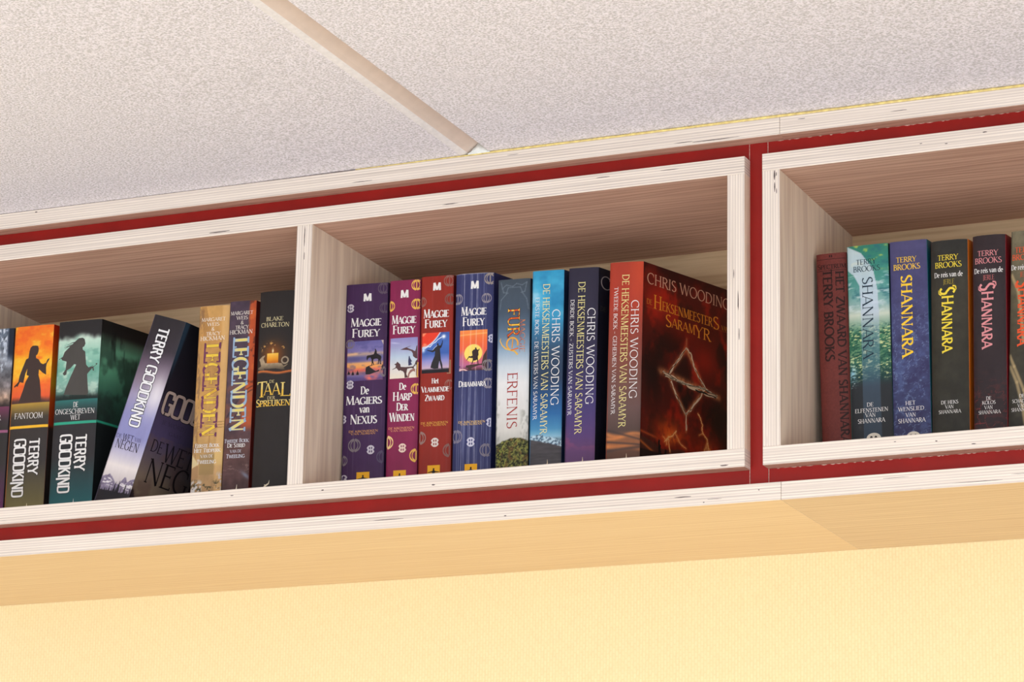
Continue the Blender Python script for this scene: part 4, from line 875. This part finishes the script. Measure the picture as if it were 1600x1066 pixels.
orb(b, 30.8, 228.3, 5.6, DG, 34.9); orb(b, 32.0, 208.1, 5.4, (132, 92, 84), 34.9); orb(b, 0.8, 206.8, 5, DG, 34.9); orb(b, 32.6, 115.3, 4.8, DG, 34.9); orb(b, 1.5, 59.2, 6.2, (158, 128, 120), 34.9); orb(b, 33.4, 44.6, 6.4, (140, 102, 96), 34.9)
knot(b, 17.9, 53.8, 4.9, (226, 214, 204), (150, 46, 34), 34.9)
b.ink().ribbon([(32.8, 142), (32.8, 127.5)], 1.2, (160, 126, 96)).ribbon([(29.5, 127.5), (33.5, 127.5)], 1, (160, 126, 96)).build('bar_ornament', b.spine)
logo_figure(b, 10.4, 23.8, 29.5)

b = Book('dark blue creased paperback with a figure before a yellow sun', GM, -349.0, 40.4, 233.1, -.0037, 82, .14, 17, 145, streaky, (40, 44, 84), (50, 54, 96), rec=2.2, n=5)
line_m(b, 17.0, 216.2, 8.6)
b.ink().text(('MAGGIE', 'h', 6.9, 187.4, 27.3, 9.4), 'mason', WHITE).text(('FUREY', 'h', 8.7, 176.1, 23.7, 9.4), 'mason', WHITE).build('author_lettering', b.spine)
b.ink().text(('DHIAMMARA', 'h', 5.7, 110.4, 29.2, 6.4), 'mason', WHITE).build('title_lettering', b.spine)
b.ink().text(('DE KRONIEKEN', 'h', 6.1, 71.5, 28.9, 2.2), 'bold', (226, 190, 120)).text(('VAN AURIAN', 'h', 8.5, 69.2, 23.5, 2.0), 'bold', (226, 190, 120)).build('series_lettering', b.spine)
def sunblaze(U, V):
    c = grad(V, [(127, (60, 40, 40)), (133, (196, 110, 150)), (140, (220, 110, 120)), (150, (240, 108, 76)), (162, (246, 120, 66)), (171.3, (250, 150, 80))])
    c = over(c, (252, 190, 110), np.exp(-((V - 165.8 - .05 * U) / .7) ** 2) * .8); c = over(c, (180, 120, 160), (1 - ss(U, 8, 13)) * ss(152 - V, 0, 10) * .6)
    r = np.hypot(U - 20.8, (V - 146.2)); c = over(c, grad(V, [(136, (250, 196, 90)), (150, (252, 226, 120)), (156, (240, 220, 130))]) * 0 + np.array((250, 220, 112)), 1 - ss(r, 9.4, 10))
    for u in (9.6, 17.5, 23.6, 31): c = over(c, (250, 214, 190), (1 - ss(np.abs(U - u), .25, .7)) * .4)
    return c
man4 = [(22.8,152.3),(23.9,152.2),(24.5,150.3),(25.9,149.4),(27.2,150.9),(27.6,150.1),(26.2,147.7),(26.6,144.4),(25.8,142.2),(26.1,138.9),(26.8,133.9),(25.9,133.7),(25.0,139.0),(22.8,138.0),(21.2,138.1),(20.2,134.8),(19.1,134.6),(20.4,139.2),(20.3,140.9),(17.8,141.3),(16.2,141.7),(14.1,138.5),(13.6,139.1),(16.2,143.3),(18.1,142.9),(20.0,143.7),(19.4,148.1),(20.7,149.7),(22.6,150.4)]
cliff = [(5.7,132.9),(15.8,133.5),(18.3,134.1),(30.0,134.5),(31.5,143.0),(35.2,149.9),(35.4,127.5),(17.0,127.6),(15.3,130.7),(5.7,131.8)]
picture(b, (5.9, 35.3, 127.6, 171.3), sunblaze, [(cliff, (78, 56, 54)), (man4, (62, 46, 46)), ([(5.9, 127.6), (15.5, 127.6), (12, 129.5), (5.9, 130)], (236, 196, 190))])
SG = (150, 142, 150)
orb(b, 37.2, 226.5, 5.6, (160, 148, 140), 40.4); orb(b, 33.8, 205.3, 4.8, SG, 40.4); orb(b, 2.7, 205.8, 5.2, SG, 40.4); orb(b, 36.4, 132.7, 5.6, (140, 132, 132), 40.4); orb(b, 36.9, 113.4, 5, SG, 40.4); orb(b, 4.0, 57.5, 6.3, (136, 130, 146), 40.4); orb(b, 36.2, 42.0, 6.2, (132, 126, 138), 40.4)
knot(b, 19.9, 51.2, 5.0, (214, 212, 226), (62, 66, 118), 40.4); knot(b, 40.0, 161.5, 4.6, (206, 204, 220), (62, 66, 118), 40.4); knot(b, 40.0, 71.6, 4.8, (206, 204, 220), (62, 66, 118), 40.4)
logo_figure(b, 14.0, 27.3, 27.9)

def misty(U, V):
    n = fbm(U / 7, V / 12, 55, 4)
    c = grad(V, [(0, (60, 70, 44)), (48, (200, 198, 190)), (60, (220, 216, 208)), (110, (232, 230, 228)), (128, (206, 214, 220)), (146, (150, 172, 192)), (166, (96, 118, 140)), (186, (76, 90, 106)), (222, (72, 82, 92))])
    c = over(c, (150, 148, 138), ss(fbm(U / 3, V / 7, 5, 4), .5, .66) * (ss(U, 24, 30) + (1 - ss(U, 2, 6))) * .55 * (1 - ss(V, 84, 96)) * ss(V, 45, 50))
    hill = 44 + 6 * np.sin(U * .075) + 2.5 * fbm(U / 4, V * 0, 3)
    m = fbm(U / 1.3, V / 1.3, 66, 4); q = ss(m, .3, .72); g = np.stack([34 + 116 * q, 38 + 112 * q, 24 + 52 * q], -1); g = over(g, (120, 84, 48), ss(fbm(U / 3, V / 5, 8, 3), .56, .68) * .6)
    a = ss(hill - V, -.8, .8)[..., None]; c = c * (1 - a) + g * a
    c = over(c, (150, 160, 60), ss(m, .56, .7) * ss(hill - V, 1, 3) * np.exp(-(((U - 5) / 6) ** 2 + ((V - 33) / 8) ** 2)))
    for (pts) in ([(2.5, 190), (3.5, 200), (9, 206), (11, 213), (24, 213), (27, 206), (31, 200), (33, 189)], [(4.5, 212), (9, 216), (16, 214), (20, 217), (26, 215), (31, 218)], [(3, 219), (6, 208), (11, 207)], [(31, 218), (29, 208), (25, 207)]):
        for k in range(len(pts) - 1): c = over(c, (122, 134, 146), (1 - ss(seg_dist(U, V, *pts[k], *pts[k + 1]), .25, .8)) * .55)
    return c
b = Book('slate to white paperback with a green tree and red title, after the dark blue book', GM, -299.9, 34.4, 221.9, -.004, 82, .12, 18, 145, misty, (40, 46, 54), (70, 80, 90))
fg = lambda a, q: (246, 196, 76) if (a * 7 + q * 2) % 1 < .55 else (214, 96, 44)
FT = ('FUR', 'v', 11.4, 189.6, 30, 12.5); EY = ('E', 'v', 11, 160.5, 10, 11.5)
p = b.ink().text(FT, 'roman', (58, 40, 34), .2, .4).text(FT, 'roman', fg)
yt = [(22.5, 140), (19, 144), (14, 145.5), (9.5, 147), (5.5, 151), (3.2, 156), (4.2, 158.5)]; er = arc(16.5, 152, 6, 6.5, -20, 240, 18)
p.ribbon(er, 1.7, (236, 170, 66), .26).ribbon([(17, 158), (16.2, 147)], 1.1, (230, 160, 60), .27).ribbon(yt, [1.8, 1.8, 1.6, 1.4, 1.2, 1, .5], (232, 186, 90), .26).ribbon([(23, 147), (15, 145)], [1.5, 1], (226, 120, 50), .26)
p.text(('MAGGIE', 'v', 24.3, 178.0, 36, 5.6), 'roman', lambda a, q: (186, 96, 56) if q < .5 else (214, 140, 80)).build('author_lettering', b.spine)
b.ink().text(('ERFENIS', 'v', 11.9, 121.1, 60.1, 10.8), 'light', (170, 56, 50)).build('title_lettering', b.spine)

def glacier(U, V):
    n = fbm(U / 9, V / 9, 88, 4)
    c = grad(V, [(0, (60, 54, 56)), (38, (74, 70, 76)), (42, (90, 92, 100)), (50, (150, 196, 216)), (58, (84, 150, 190)), (74, (50, 110, 164)), (92, (44, 88, 136)), (112, (48, 66, 92)), (136, (54, 74, 98)), (156, (62, 112, 146)), (174, (60, 150, 190)), (195, (70, 170, 208)), (212, (76, 176, 212)), (227, (56, 158, 198))])
    q = fbm(U / 24, V / 20, 81, 4); c = over(c, (178, 224, 240), ss(q, .46, .72) * .7 * ss(V, 165, 195)); c = over(c, (38, 124, 172), ss(1 - q, .52, .78) * .6 * ss(V, 160, 185))
    mt = 50 - .16 * U + 5 * fbm(U / 4, V * 0, 9, 5); lo = 47 - .25 * U + 1.5 * fbm(U / 6, V * 0, 4)
    c = over(c, (196, 220, 230), ss(mt - V, -.2, .5) * ss(fbm(U / 2, V / 1.8, 2, 4), .36, .5)); c = over(c, (84, 110, 132), ss(mt - V, -.2, .5) * ss(fbm(U / 2, V / 1.8, 7, 4), .52, .6))
    g = 70 + 26 * fbm(U / 12, V / 1.6, 28, 3); a = ss(lo - V, -.4, .4)[..., None]
    return c * (1 - a) + np.stack([g, g * .96, g], -1) * a
def saga(b, y, c, s, dz):
    b.ink().text(y, 'light', (244, 232, 158), slant=-.004).build('title_lettering', b.spine)
    b.ink().text(c, 'light', WHITE, slant=-.003).build('author_lettering', b.spine)
    b.ink().text(s, 'roman', WHITE, slant=-.005).build('subtitle_lettering', b.spine)
    b.ink().ribbon([(dz - 3.5, 15), (dz - 1.6, 18.5), (dz, 22), (dz - .2, 26)], [1.8, 1.3, .9, .2], (226, 206, 176)).build('publisher_mark', b.spine)
b = Book('bright cyan paperback with snowy mountains low on its spine', GM, -262.2, 33.6, 227.4, .0012, 82, .12, 18, 145, glacier, (26, 40, 66), (50, 120, 160))
saga(b, ('DE HEKSENMEESTERS VAN SARAMYR', 'v', 12.0, 213.0, 160.1, 7.2), ('CHRIS WOODING', 'v', 22.3, 184.7, 102.5, 8.1), ('EERSTE BOEK - DE WEVERS VAN SARAMYR', 'v', 4.1, 198.8, 130.4, 4.1), 19.8)
def indigo(U, V):
    n = fbm(U / 16, V / 7, 18, 4)
    c = grad(V, [(0, (92, 64, 104)), (36, (110, 76, 120)), (48, (96, 70, 122)), (80, (78, 66, 118)), (120, (62, 56, 92)), (160, (52, 48, 70)), (226, (50, 46, 64))])
    return over(c, (136, 82, 122), ss(n, .5, .7) * np.exp(-((V - 42) / 9) ** 2) * .8)
b = Book('dark indigo to purple paperback between the cyan book and the red book', GM, -223.3, 31.4, 226.4, .0101, 82, .12, 19, 145, indigo, (24, 24, 36), (40, 38, 56))
saga(b, ('DE HEKSENMEESTERS VAN SARAMYR', 'v', 10.9, 211.3, 161.4, 7.2), ('CHRIS WOODING', 'v', 21.2, 182.6, 102.4, 8.0), ('DERDE BOEK - ZUSTERS VAN SARAMYR', 'v', 2.9, 192.6, 122.6, 4.0), 19.4)
b.cink().text(('CHRIS WOODING', 'h', 4.2, 204.5, 190, 14), 'light', (150, 140, 136), .16).build('author_lettering', b.front)
b.cink().text(('DE', 'h', 4.5, 180.5, 9, 5), 'light', (74, 70, 60), .16).build('title_lettering', b.front)

def ember(U, V):
    n = fbm(U / 10, V / 12, 37, 4)
    c = grad(V, [(0, (70, 48, 40)), (28, (110, 76, 60)), (34, (190, 120, 74)), (50, (96, 76, 70)), (74, (112, 86, 82)), (110, (126, 80, 70)), (150, (150, 70, 56)), (190, (178, 64, 46)), (227, (176, 66, 46))])
    c = over(c, (206, 80, 50), ss(U, 14, 34) * ss(V, 150, 220) * .75)  # window reflection at the upper right, painted as a brighter red
    for (v, k, w) in ((47, -.18, 2.2), (42, .12, 1.8), (34, -.08, 2.4)): c = over(c, (226, 142, 82), np.exp(-((V - v - k * U + 1.5 * np.sin(U * .18)) / w) ** 2) * .75)
    for (v, k, w) in ((51, -.3, 1.4), (38.5, -.1, 1.2), (29, .1, 2)): c = over(c, (78, 64, 64), np.exp(-((V - v - k * U) / w) ** 2) * .8)
    return c
def inferno(U, V):
    n = fbm(U / 26 + .6 * fbm(U / 30, V / 30, 4), V / 30, 19, 5); m = fbm(U / 17 + 5, V / 22, 29, 5)
    c = np.broadcast_to(np.array((92, 24, 18), float), U.shape + (3,)).copy()
    c = over(c, (44, 16, 14), ss(1 - n, .46, .66) * .85); c = over(c, (176, 38, 20), ss(m, .50, .74) * .8)
    B = lambda u, v, a, b_: np.exp(-(((U - u) / a) ** 2 + ((V - v) / b_) ** 2))
    c = over(c, (60, 16, 16), ss(V, 205, 227) * .7)
    c = over(c, (196, 42, 24), B(26, 190, 24, 20) * .85); c = over(c, (186, 40, 22), B(100, 142, 22, 18) * .6); c = over(c, (170, 36, 20), B(64, 168, 26, 14) * .5)
    c = over(c, (26, 13, 13), B(18, 112, 20, 34) * .85); c = over(c, (30, 14, 14), B(80, 96, 22, 14) * .7); c = over(c, (34, 14, 14), B(124, 84, 16, 30) * .7)
    c = over(c, (214, 84, 28), B(46, 56, 24, 13) * .95); c = over(c, (196, 60, 26), B(108, 46, 24, 17) * .9); c = over(c, (238, 128, 52), B(50, 52, 9, 6) * .7); c = over(c, (240, 150, 70), B(107, 44, 6, 8) * .6)
    c = over(c, (120, 34, 22), ss(fbm(U / 5, V / 9, 8, 4), .54, .7) * (1 - ss(V, 60, 80)) * .6)
    top = 42 - .05 * U + 3 * np.sin(U * .10 + 1) * (U < 70); c = over(c, (78, 44, 36), ss(top - V, -.5, 1) * .85)
    c = over(c, (204, 112, 54), np.exp(-((V - 40 + .42 * U) / 1.5) ** 2) * (1 - ss(U, 26, 36)) * .85); c = over(c, (206, 96, 46), np.exp(-((V - 50 + .12 * U) / 1.4) ** 2) * (1 - ss(U, 20, 34)) * .7)
    c = over(c, (36, 22, 22), ss(32 + 7 * np.exp(-((U - 66) / 13) ** 2) - V, -.4, .8))
    T = [(69.5, 149.5), (42.5, 117), (48, 106.5), (71, 79.5), (100, 112), (69.5, 149.5)]
    g = np.zeros(U.shape)
    for k in range(5): g = np.maximum(g, np.exp(-(seg_dist(U, V, *T[k], *T[k + 1]) / 2.8) ** 2))
    g = np.maximum(g, np.exp(-(seg_dist(U, V, 30, 118, 122, 108) / 4.0) ** 2)); g = np.maximum(g, np.exp(-(seg_dist(U, V, 69.5, 150, 69.8, 160) / 1.4) ** 2) * .8); g = np.maximum(g, np.exp(-(seg_dist(U, V, 71, 80, 71.6, 62) / 1.6) ** 2) * .8)
    c = over(c, (226, 158, 104), g * (.25 + .85 * fbm(U / 1.6, V / 4, 3, 4)))
    for pts in BOLTS:
        for k in range(len(pts) - 1): c = over(c, (240, 150, 80), np.exp(-(seg_dist(U, V, *pts[k], *pts[k + 1]) / 1.5) ** 2) * .6)
    return c
BOLTS = [[(90, 84.5), (94, 80), (97, 73.5), (96.4, 69), (98, 65), (102, 62), (105, 60), (106, 54), (107.5, 44), (108, 36)], [(105, 58), (101, 48), (99, 38)], [(106, 54), (111, 46), (113, 38)], [(104, 52), (103, 44), (104, 36)], [(98, 65), (92, 62)],
         [(56, 60), (54, 57), (50, 53), (44, 51), (41, 47), (38, 45)], [(44, 51), (45, 43), (47, 36)], [(55, 57), (60, 50), (66, 46), (72, 44)], [(41, 47), (36, 50)], [(42, 48), (41, 42)]]
b = Book('red paperback turned to show its fiery front cover, right end of the middle row', GM, -178.3, 35.1, 227.7, .0134, 82, .12, 20, 146, ember, (62, 22, 18), (150, 60, 44), cover_fn=inferno, cover_res=.8)
saga(b, ('DE HEKSENMEESTERS VAN SARAMYR', 'v', 13.6, 214.4, 161.3, 7.3), ('CHRIS WOODING', 'v', 23.6, 186.5, 104.1, 7.9), ('TWEEDE BOEK - GEHEIMEN VAN SARAMYR', 'v', 5.5, 201.4, 134.2, 4.0), 22.0)
b.cink().text(('CHRIS WOODING', 'h', 6.6, 206.0, 132, 11.6), 'light', (226, 176, 150), .16).build('author_lettering', b.front)
OG = (236, 150, 50)
b.cink().text(('DE', 'h', 6.4, 184.0, 8.6, 5.6), 'roman', (214, 130, 50), .16).text(('H', 'h', 17.4, 181.4, 13, 14.6), 'roman', OG, .16).text(('EKSENMEESTER', 'h', 30.6, 182, 80, 9.8), 'roman', OG, .16, slant=.0).text(('S', 'h', 111, 180.6, 11, 13.6), 'roman', OG, .16)\
    .text(('VAN', 'h', 125, 182, 11, 5), 'roman', (214, 130, 50), .16).text(('S', 'h', 36, 166.6, 10, 13), 'roman', OG, .16).text(('ARAM', 'h', 46, 167.4, 37, 10), 'roman', OG, .16).text(('YR', 'h', 83, 165.4, 25, 12.6), 'roman', OG, .16)\
    .ribbon([(6.5, 181), (30, 180)], .35, (170, 80, 40), .16).ribbon([(110, 180.4), (136, 181)], .35, (170, 80, 40), .16).build('title_lettering', b.front)
rr = random.Random(5); p = b.cink()
def twig(pts, w, col):
    q = []
    for k in range(len(pts) - 1):
        for j in range(6):
            t = j / 6; q.append((pts[k][0] + (pts[k + 1][0] - pts[k][0]) * t + rr.uniform(-.9, .9), pts[k][1] + (pts[k + 1][1] - pts[k][1]) * t + rr.uniform(-.9, .9)))
    q.append(pts[-1]); p.ribbon(q, [w * rr.uniform(.5, 1.2) for _ in q], col, .14)
PW = (222, 196, 164)
for pts in ([(69.5, 150), (58, 136), (42.5, 117)], [(69.5, 150), (76, 146), (84, 130), (101, 113)], [(47, 110), (54, 98), (70.5, 80)], [(70.5, 80), (80, 88), (100, 112)], [(71, 80), (71.5, 63)]): twig(pts, 2.0, PW); twig(pts, .9, (50, 36, 32)); twig(pts, .5, (250, 236, 214))
for pts in ([(37, 115), (60, 112), (80, 112), (98, 113), (120, 108.5)], [(34, 118), (56, 114), (84, 109), (118, 107)]): twig(pts, 3.0, PW); twig(pts, 1.7, (36, 28, 26)); twig(pts, .7, (250, 238, 218)); twig(pts, .8, (36, 28, 26))
for q in ([(29, 31), (28.2, 43), (29.4, 46), (31, 45), (31.2, 41), (33, 40), (32.4, 36), (34, 31)], [(38, 31), (39.5, 37.5), (41, 37), (42, 31)]): b.cink().poly(q, (22, 16, 18), .15).build('silhouette_figure', b.front)
p.build('twig_emblem', b.front)
p = b.cink()
for pts, w in zip(BOLTS, (.8, .45, .45, .5, .3, .7, .6, .35, .3, .4)): twig(pts, w * 1.2, (248, 196, 130))
p.build('lightning_print', b.front)

# ---- right cabinet ----------------------------------------------------------------------------
def cloth(U, V): return np.array((120, 58, 52), float) * (.9 + .2 * fbm(U / 1.2, V / 1.2, 6, 3))[..., None]
b = Book('small worn brick red book with black lettering, leaning on the inner cabinet side', GR, 46.0, 30.5, 218.9, -.0264, 100, .08, 9, 128, cloth, (96, 34, 32), (96, 34, 32), rec=2.0, n=4)
BK = (52, 28, 26)
b.ink().text(('SPECTRUM', 'h', 1.2, 202.6, 29.0, 5.6), 'caps', BK).rule(.8, 29.8, 212.8, .5, BK).rule(.8, 29.8, 200.9, .5, BK)\
    .poly([(13.6, 214.6), (14.8, 214.6), (14.8, 217), (13.6, 217)], BK, .14).poly([(15.6, 214.6), (16.8, 214.6), (16.8, 217), (15.6, 217)], BK, .14).build('publisher_lettering', b.spine)
b.ink().text(('HET ZWAARD VAN SHANNARA', 'v', 19.4, 199.4, 179, 8.3), 'heavy', BK).build('title_lettering', b.spine)
b.ink().text(('TERRY BROOKS', 'v', 6.6, 202.0, 95.5, 9.2), 'heavy', BK).build('author_lettering', b.spine)

def ocean(U, V):
    n = fbm(U / 10, V / 7, 73, 4)
    c = grad(V, [(0, (46, 48, 52)), (76, (46, 50, 54)), (84, (40, 66, 66)), (100, (52, 104, 84)), (130, (64, 124, 92)), (140, (140, 172, 150)), (150, (206, 214, 196)), (160, (150, 182, 178)), (180, (92, 156, 148)), (205, (60, 140, 124)), (222, (56, 128, 108))])
    c = over(c, (196, 206, 96), ss(n, .54, .74) * ss(V, 188, 206) * .8); c = over(c, (46, 110, 120), ss(1 - n, .54, .74) * ss(V, 150, 175) * .7); c = over(c, (224, 232, 232), ss(fbm(U / 14, V / 3, 11, 4), .56, .7) * ss(V, 144, 160) * (1 - ss(V, 185, 200)) * .6)
    w = fbm(U / 2.6 + .8 * vnoise(V / 2, U / 6, 2), V / .8, 23, 4); sea = ss(V, 80, 86) * (1 - ss(V, 136, 144))
    c = over(c, (214, 220, 158), ss(w, .56, .66) * sea * .95 * (.35 + .65 * ss(fbm(U / 8, V / 8, 2), .4, .6))); c = over(c, (22, 66, 62), ss(1 - w, .56, .68) * sea * .7)
    c = over(c, (150, 196, 214), np.exp(-(((U - 3) / 4) ** 2 + ((V - 90) / 9) ** 2)) * ss(w, .4, .6)); c = over(c, (240, 240, 240), ss(fbm(U / 1.6, V / 1.2, 4, 3), .6, .68) * np.exp(-(((U - 2) / 4) ** 2 + ((V - 80) / 4) ** 2)))
    a = np.interp(V, [0, 81, 152, 175, 197, 214, 222], [31, 30.8, 31.2, 30.3, 26.3, 14.5, 0.1]); l = np.interp(V, [0, 82.6, 153, 180, 191.5, 196.8, 200], [12.7, 12.7, 13, 12.1, 6.3, .3, -2])
    m = ss(a - U, -.2, .3) * ss(U - l, -.2, .3); k = np.interp(V, [0, 70, 90, 140, 160, 222], [.35, .4, .45, .5, .8, .86])
    tint = grad(V, [(0, (80, 108, 138)), (85, (96, 126, 156)), (130, (150, 170, 196)), (160, (206, 216, 230)), (222, (214, 222, 228))])
    return c * (1 - (m * k)[..., None]) + tint * (m * k)[..., None]
def oval(b, u, v, w, holes=True):
    p = b.ink().disc(u, v, w / 2, (224, 216, 200), .14, w * .36, 26)
    if holes:
        for du in (-2.4, 2.1): p.disc(u + du, v + .4, 1.4, (60, 54, 52), .2, 1.8, 12)
    p.build('publisher_logo', b.spine)
NB = (30, 58, 72)
b = Book('green sea paperback crossed by a pale curved band', GR, 77.5, 42.0, 222.0, -.0149, 95, .05, 9, 130, ocean, (14, 60, 54), (30, 90, 80))
b.ink().text(('TERRY', 'h', 9.4, 201.9, 20.5, 5.4), 'roman', NB).text(('BROOKS', 'h', 6.3, 194.5, 27.5, 5.8), 'roman', NB).build('author_lettering', b.spine)
b.ink().text(('SHANNARA', 'v', 15.2, 188.7, 85.0, 10.5), 'roman', (34, 54, 70), slant=-.012).build('series_lettering', b.spine)
b.ink().text(('DE', 'h', 16.6, 55.7, 6.7, 4.0), 'roman', WHITE).text(('ELFENSTENEN', 'h', 4.5, 50.0, 33.4, 4.0), 'roman', WHITE).text(('VAN', 'h', 14.8, 45.1, 10.4, 4.0), 'roman', WHITE).text(('SHANNARA', 'h', 7.1, 39.2, 27.5, 4.3), 'roman', WHITE).build('title_lettering', b.spine)
oval(b, 22.6, 23.6, 14.4)
def cumulus(U, V):
    n = fbm(U / 8, V / 8, 83, 5); w = np.abs(fbm(U / 7, V / 6, 85, 4) - .5)
    c = grad(V, [(0, (58, 56, 92)), (60, (64, 68, 106)), (120, (72, 74, 114)), (180, (76, 74, 114)), (222, (84, 80, 118))]) * (.9 + .2 * n)[..., None]
    k = 1 - ss(V, 110, 190)
    c = over(c, (122, 142, 176), (1 - ss(w, .0, .035)) * k * .8); c = over(c, (90, 108, 150), ss(n, .54, .72) * k * .5)
    return over(c, (54, 50, 90), ss(1 - n, .55, .75) * k * .6)
YL = (246, 204, 58)
b = Book('blue violet paperback with cloud pattern and yellow lettering', GR, 120.3, 37.4, 222.0, -.0084, 95, .05, 9, 130, cumulus, (20, 84, 96), (50, 60, 100))
b.ink().text(('TERRY', 'h', 6.5, 200.0, 20.7, 5.4), 'roman', YL).text(('BROOKS', 'h', 3.7, 192.2, 27.2, 5.8), 'roman', YL).build('author_lettering', b.spine)
b.ink().text(('SHANNARA', 'v', 11.1, 186.4, 84.5, 10.9), 'bold', YL, slant=-.006).build('series_lettering', b.spine)
b.ink().text(('HET', 'h', 12.7, 54.0, 10.1, 4.0), 'roman', WHITE).text(('WENSLIED', 'h', 5.3, 48.2, 26.0, 4.0), 'roman', WHITE).text(('VAN', 'h', 12.7, 42.1, 10.1, 4.0), 'roman', WHITE).text(('SHANNARA', 'h', 5.0, 36.2, 27.3, 4.3), 'roman', WHITE).build('title_lettering', b.spine)
oval(b, 19.8, 22.4, 13.4)
def journey(b, du, dv, col, jc, small, low, width):
    b.ink().text(('TERRY', 'h', 7.6 + du, 197.7 + dv, 20.9, 5.5), 'roman', col).text(('BROOKS', 'h', 4.8 + du, 190.1 + dv, 27.0, 5.8), 'roman', col).build('author_lettering', b.spine)
    T = [('S', 'v', 9.6 + du, 169.8 + dv, 7.6, 15), ('HANNARA', 'v', 11.3 + du, 161.5 + dv, 58, 12)]
    p = b.ink().text(('JERLE', 'h', 13.0 + du, 173.0 + dv, 11.4, 5.0), 'light', jc)
    for t in T: p.text(t, 'inline', col)
    p.ribbon([(24.4 + du, 165 + dv), (26.0 + du, 167.5 + dv), (25.4 + du, 170.5 + dv), (22.5 + du, 171 + dv)], [.4, .9, 1.3, 1.6], col, .27).ribbon([(11 + du, 162 + dv), (8.6 + du, 163.6 + dv), (8.2 + du, 167.5 + dv)], [1.4, 1, .3], col, .27)
    p.build('series_lettering', b.spine)
    b.ink().text(('De reis van de', 'h', 4.0 + du, 180.4 + dv, 28.7, 5.2), 'roman', WHITE).build('subtitle_lettering', b.spine)
    p = b.ink()
    for s_, u, v, L in low: p.text((s_, 'h', u, v, L, 3.5), 'roman', WHITE)
    p.build('title_lettering', b.spine)
def olive(U, V):
    n = fbm(U / 8, V / 10, 93, 5); return grad(V, [(0, (54, 53, 48)), (110, (57, 54, 44)), (160, (64, 60, 50)), (218, (48, 47, 44))]) * (.78 + .44 * n)[..., None]
b = Book('dark olive book with yellow lettering and an orange cover edge', GR, 158.3, 37.4, 218.3, .0082, 95, 0, 9, 128, olive, (186, 100, 26), (60, 30, 24), rec=3.0, n=3.4)
journey(b, 0, 0, (240, 214, 70), (170, 150, 60), None, (('DE HEKS', 9.7, 51.8, 17.3), ('VAN', 13.9, 47.2, 8.4), ('SHANNARA', 7.2, 42.4, 22.4)), 38)
def plum(U, V):
    c = np.array((54, 43, 46), float) * (.88 + .24 * fbm(U / 9, V / 10, 53, 4))[..., None]
    w = np.abs(fbm(U / 9, V / 11, 57, 3) - .5); c = over(c, (146, 58, 58), (1 - ss(w, .0, .022)) * (1 - ss(V, 50, 84)) * .8)
    c = over(c, (96, 50, 50), ss(fbm(U / 6, V / 3, 59), .55, .7) * (1 - ss(V, 60, 90)) * .5); return over(c, (150, 60, 62), (1 - ss(np.abs(V - 29.5 - .02 * U), .2, .6)) * (1 - ss(U, 11, 13)) * .8)
b = Book('dark plum book with pink lettering, beside the dark olive one', GR, 199.8, 32.9, 219.3, .0128, 95, 0, 9, 128, plum, (128, 26, 34), (110, 30, 34), rec=3.0, n=3.4)
journey(b, -2.2, .3, (226, 150, 152), (190, 110, 108), None, (('DE', 12.9, 52.5, 5.1), ('KOLOS', 8.9, 48.2, 13.4), ('VAN', 11.1, 43.4, 8.3), ('SHANNARA', 5.1, 38.7, 21.9)), 33)
b.ink().disc(15, 20.5, 3.6, (226, 214, 200), .14, 3.6).build('publisher_logo', b.spine)
def khaki(U, V):
    n = fbm(U / 9, V / 9, 63, 5)
    c = grad(V, [(0, (58, 56, 50)), (90, (66, 62, 52)), (150, (96, 88, 68)), (220, (118, 110, 88))]) * (.74 + .5 * n)[..., None]
    for pts in ([(1, 176), (8, 160), (11, 140), (14, 108)], [(0.3, 95), (5, 84), (15, 60), (22, 30)], [(1, 84), (8, 68), (14, 44), (18, 20)]):
        for k in range(len(pts) - 1): c = over(c, (190, 166, 122), (1 - ss(seg_dist(U, V, *pts[k], *pts[k + 1]), .6, 2.4)) * .75)
    return c
b = Book('grey khaki book with orange red lettering, cut by the right photo edge', GR, 233.0, 38.6, 220.2, .0398, 95, 0, 9, 128, khaki, (60, 50, 40), (60, 50, 40), rec=2.4, n=3.6)
journey(b, -3.4, .4, (232, 90, 46), (200, 80, 44), None, (('DE', 10.9, 52.5, 5.0), ('SCHADUW', 3.8, 47.5, 19.0), ('VAN', 9.3, 43.0, 8.3), ('SHANNARA', 3.0, 38.9, 21.7)), 38)
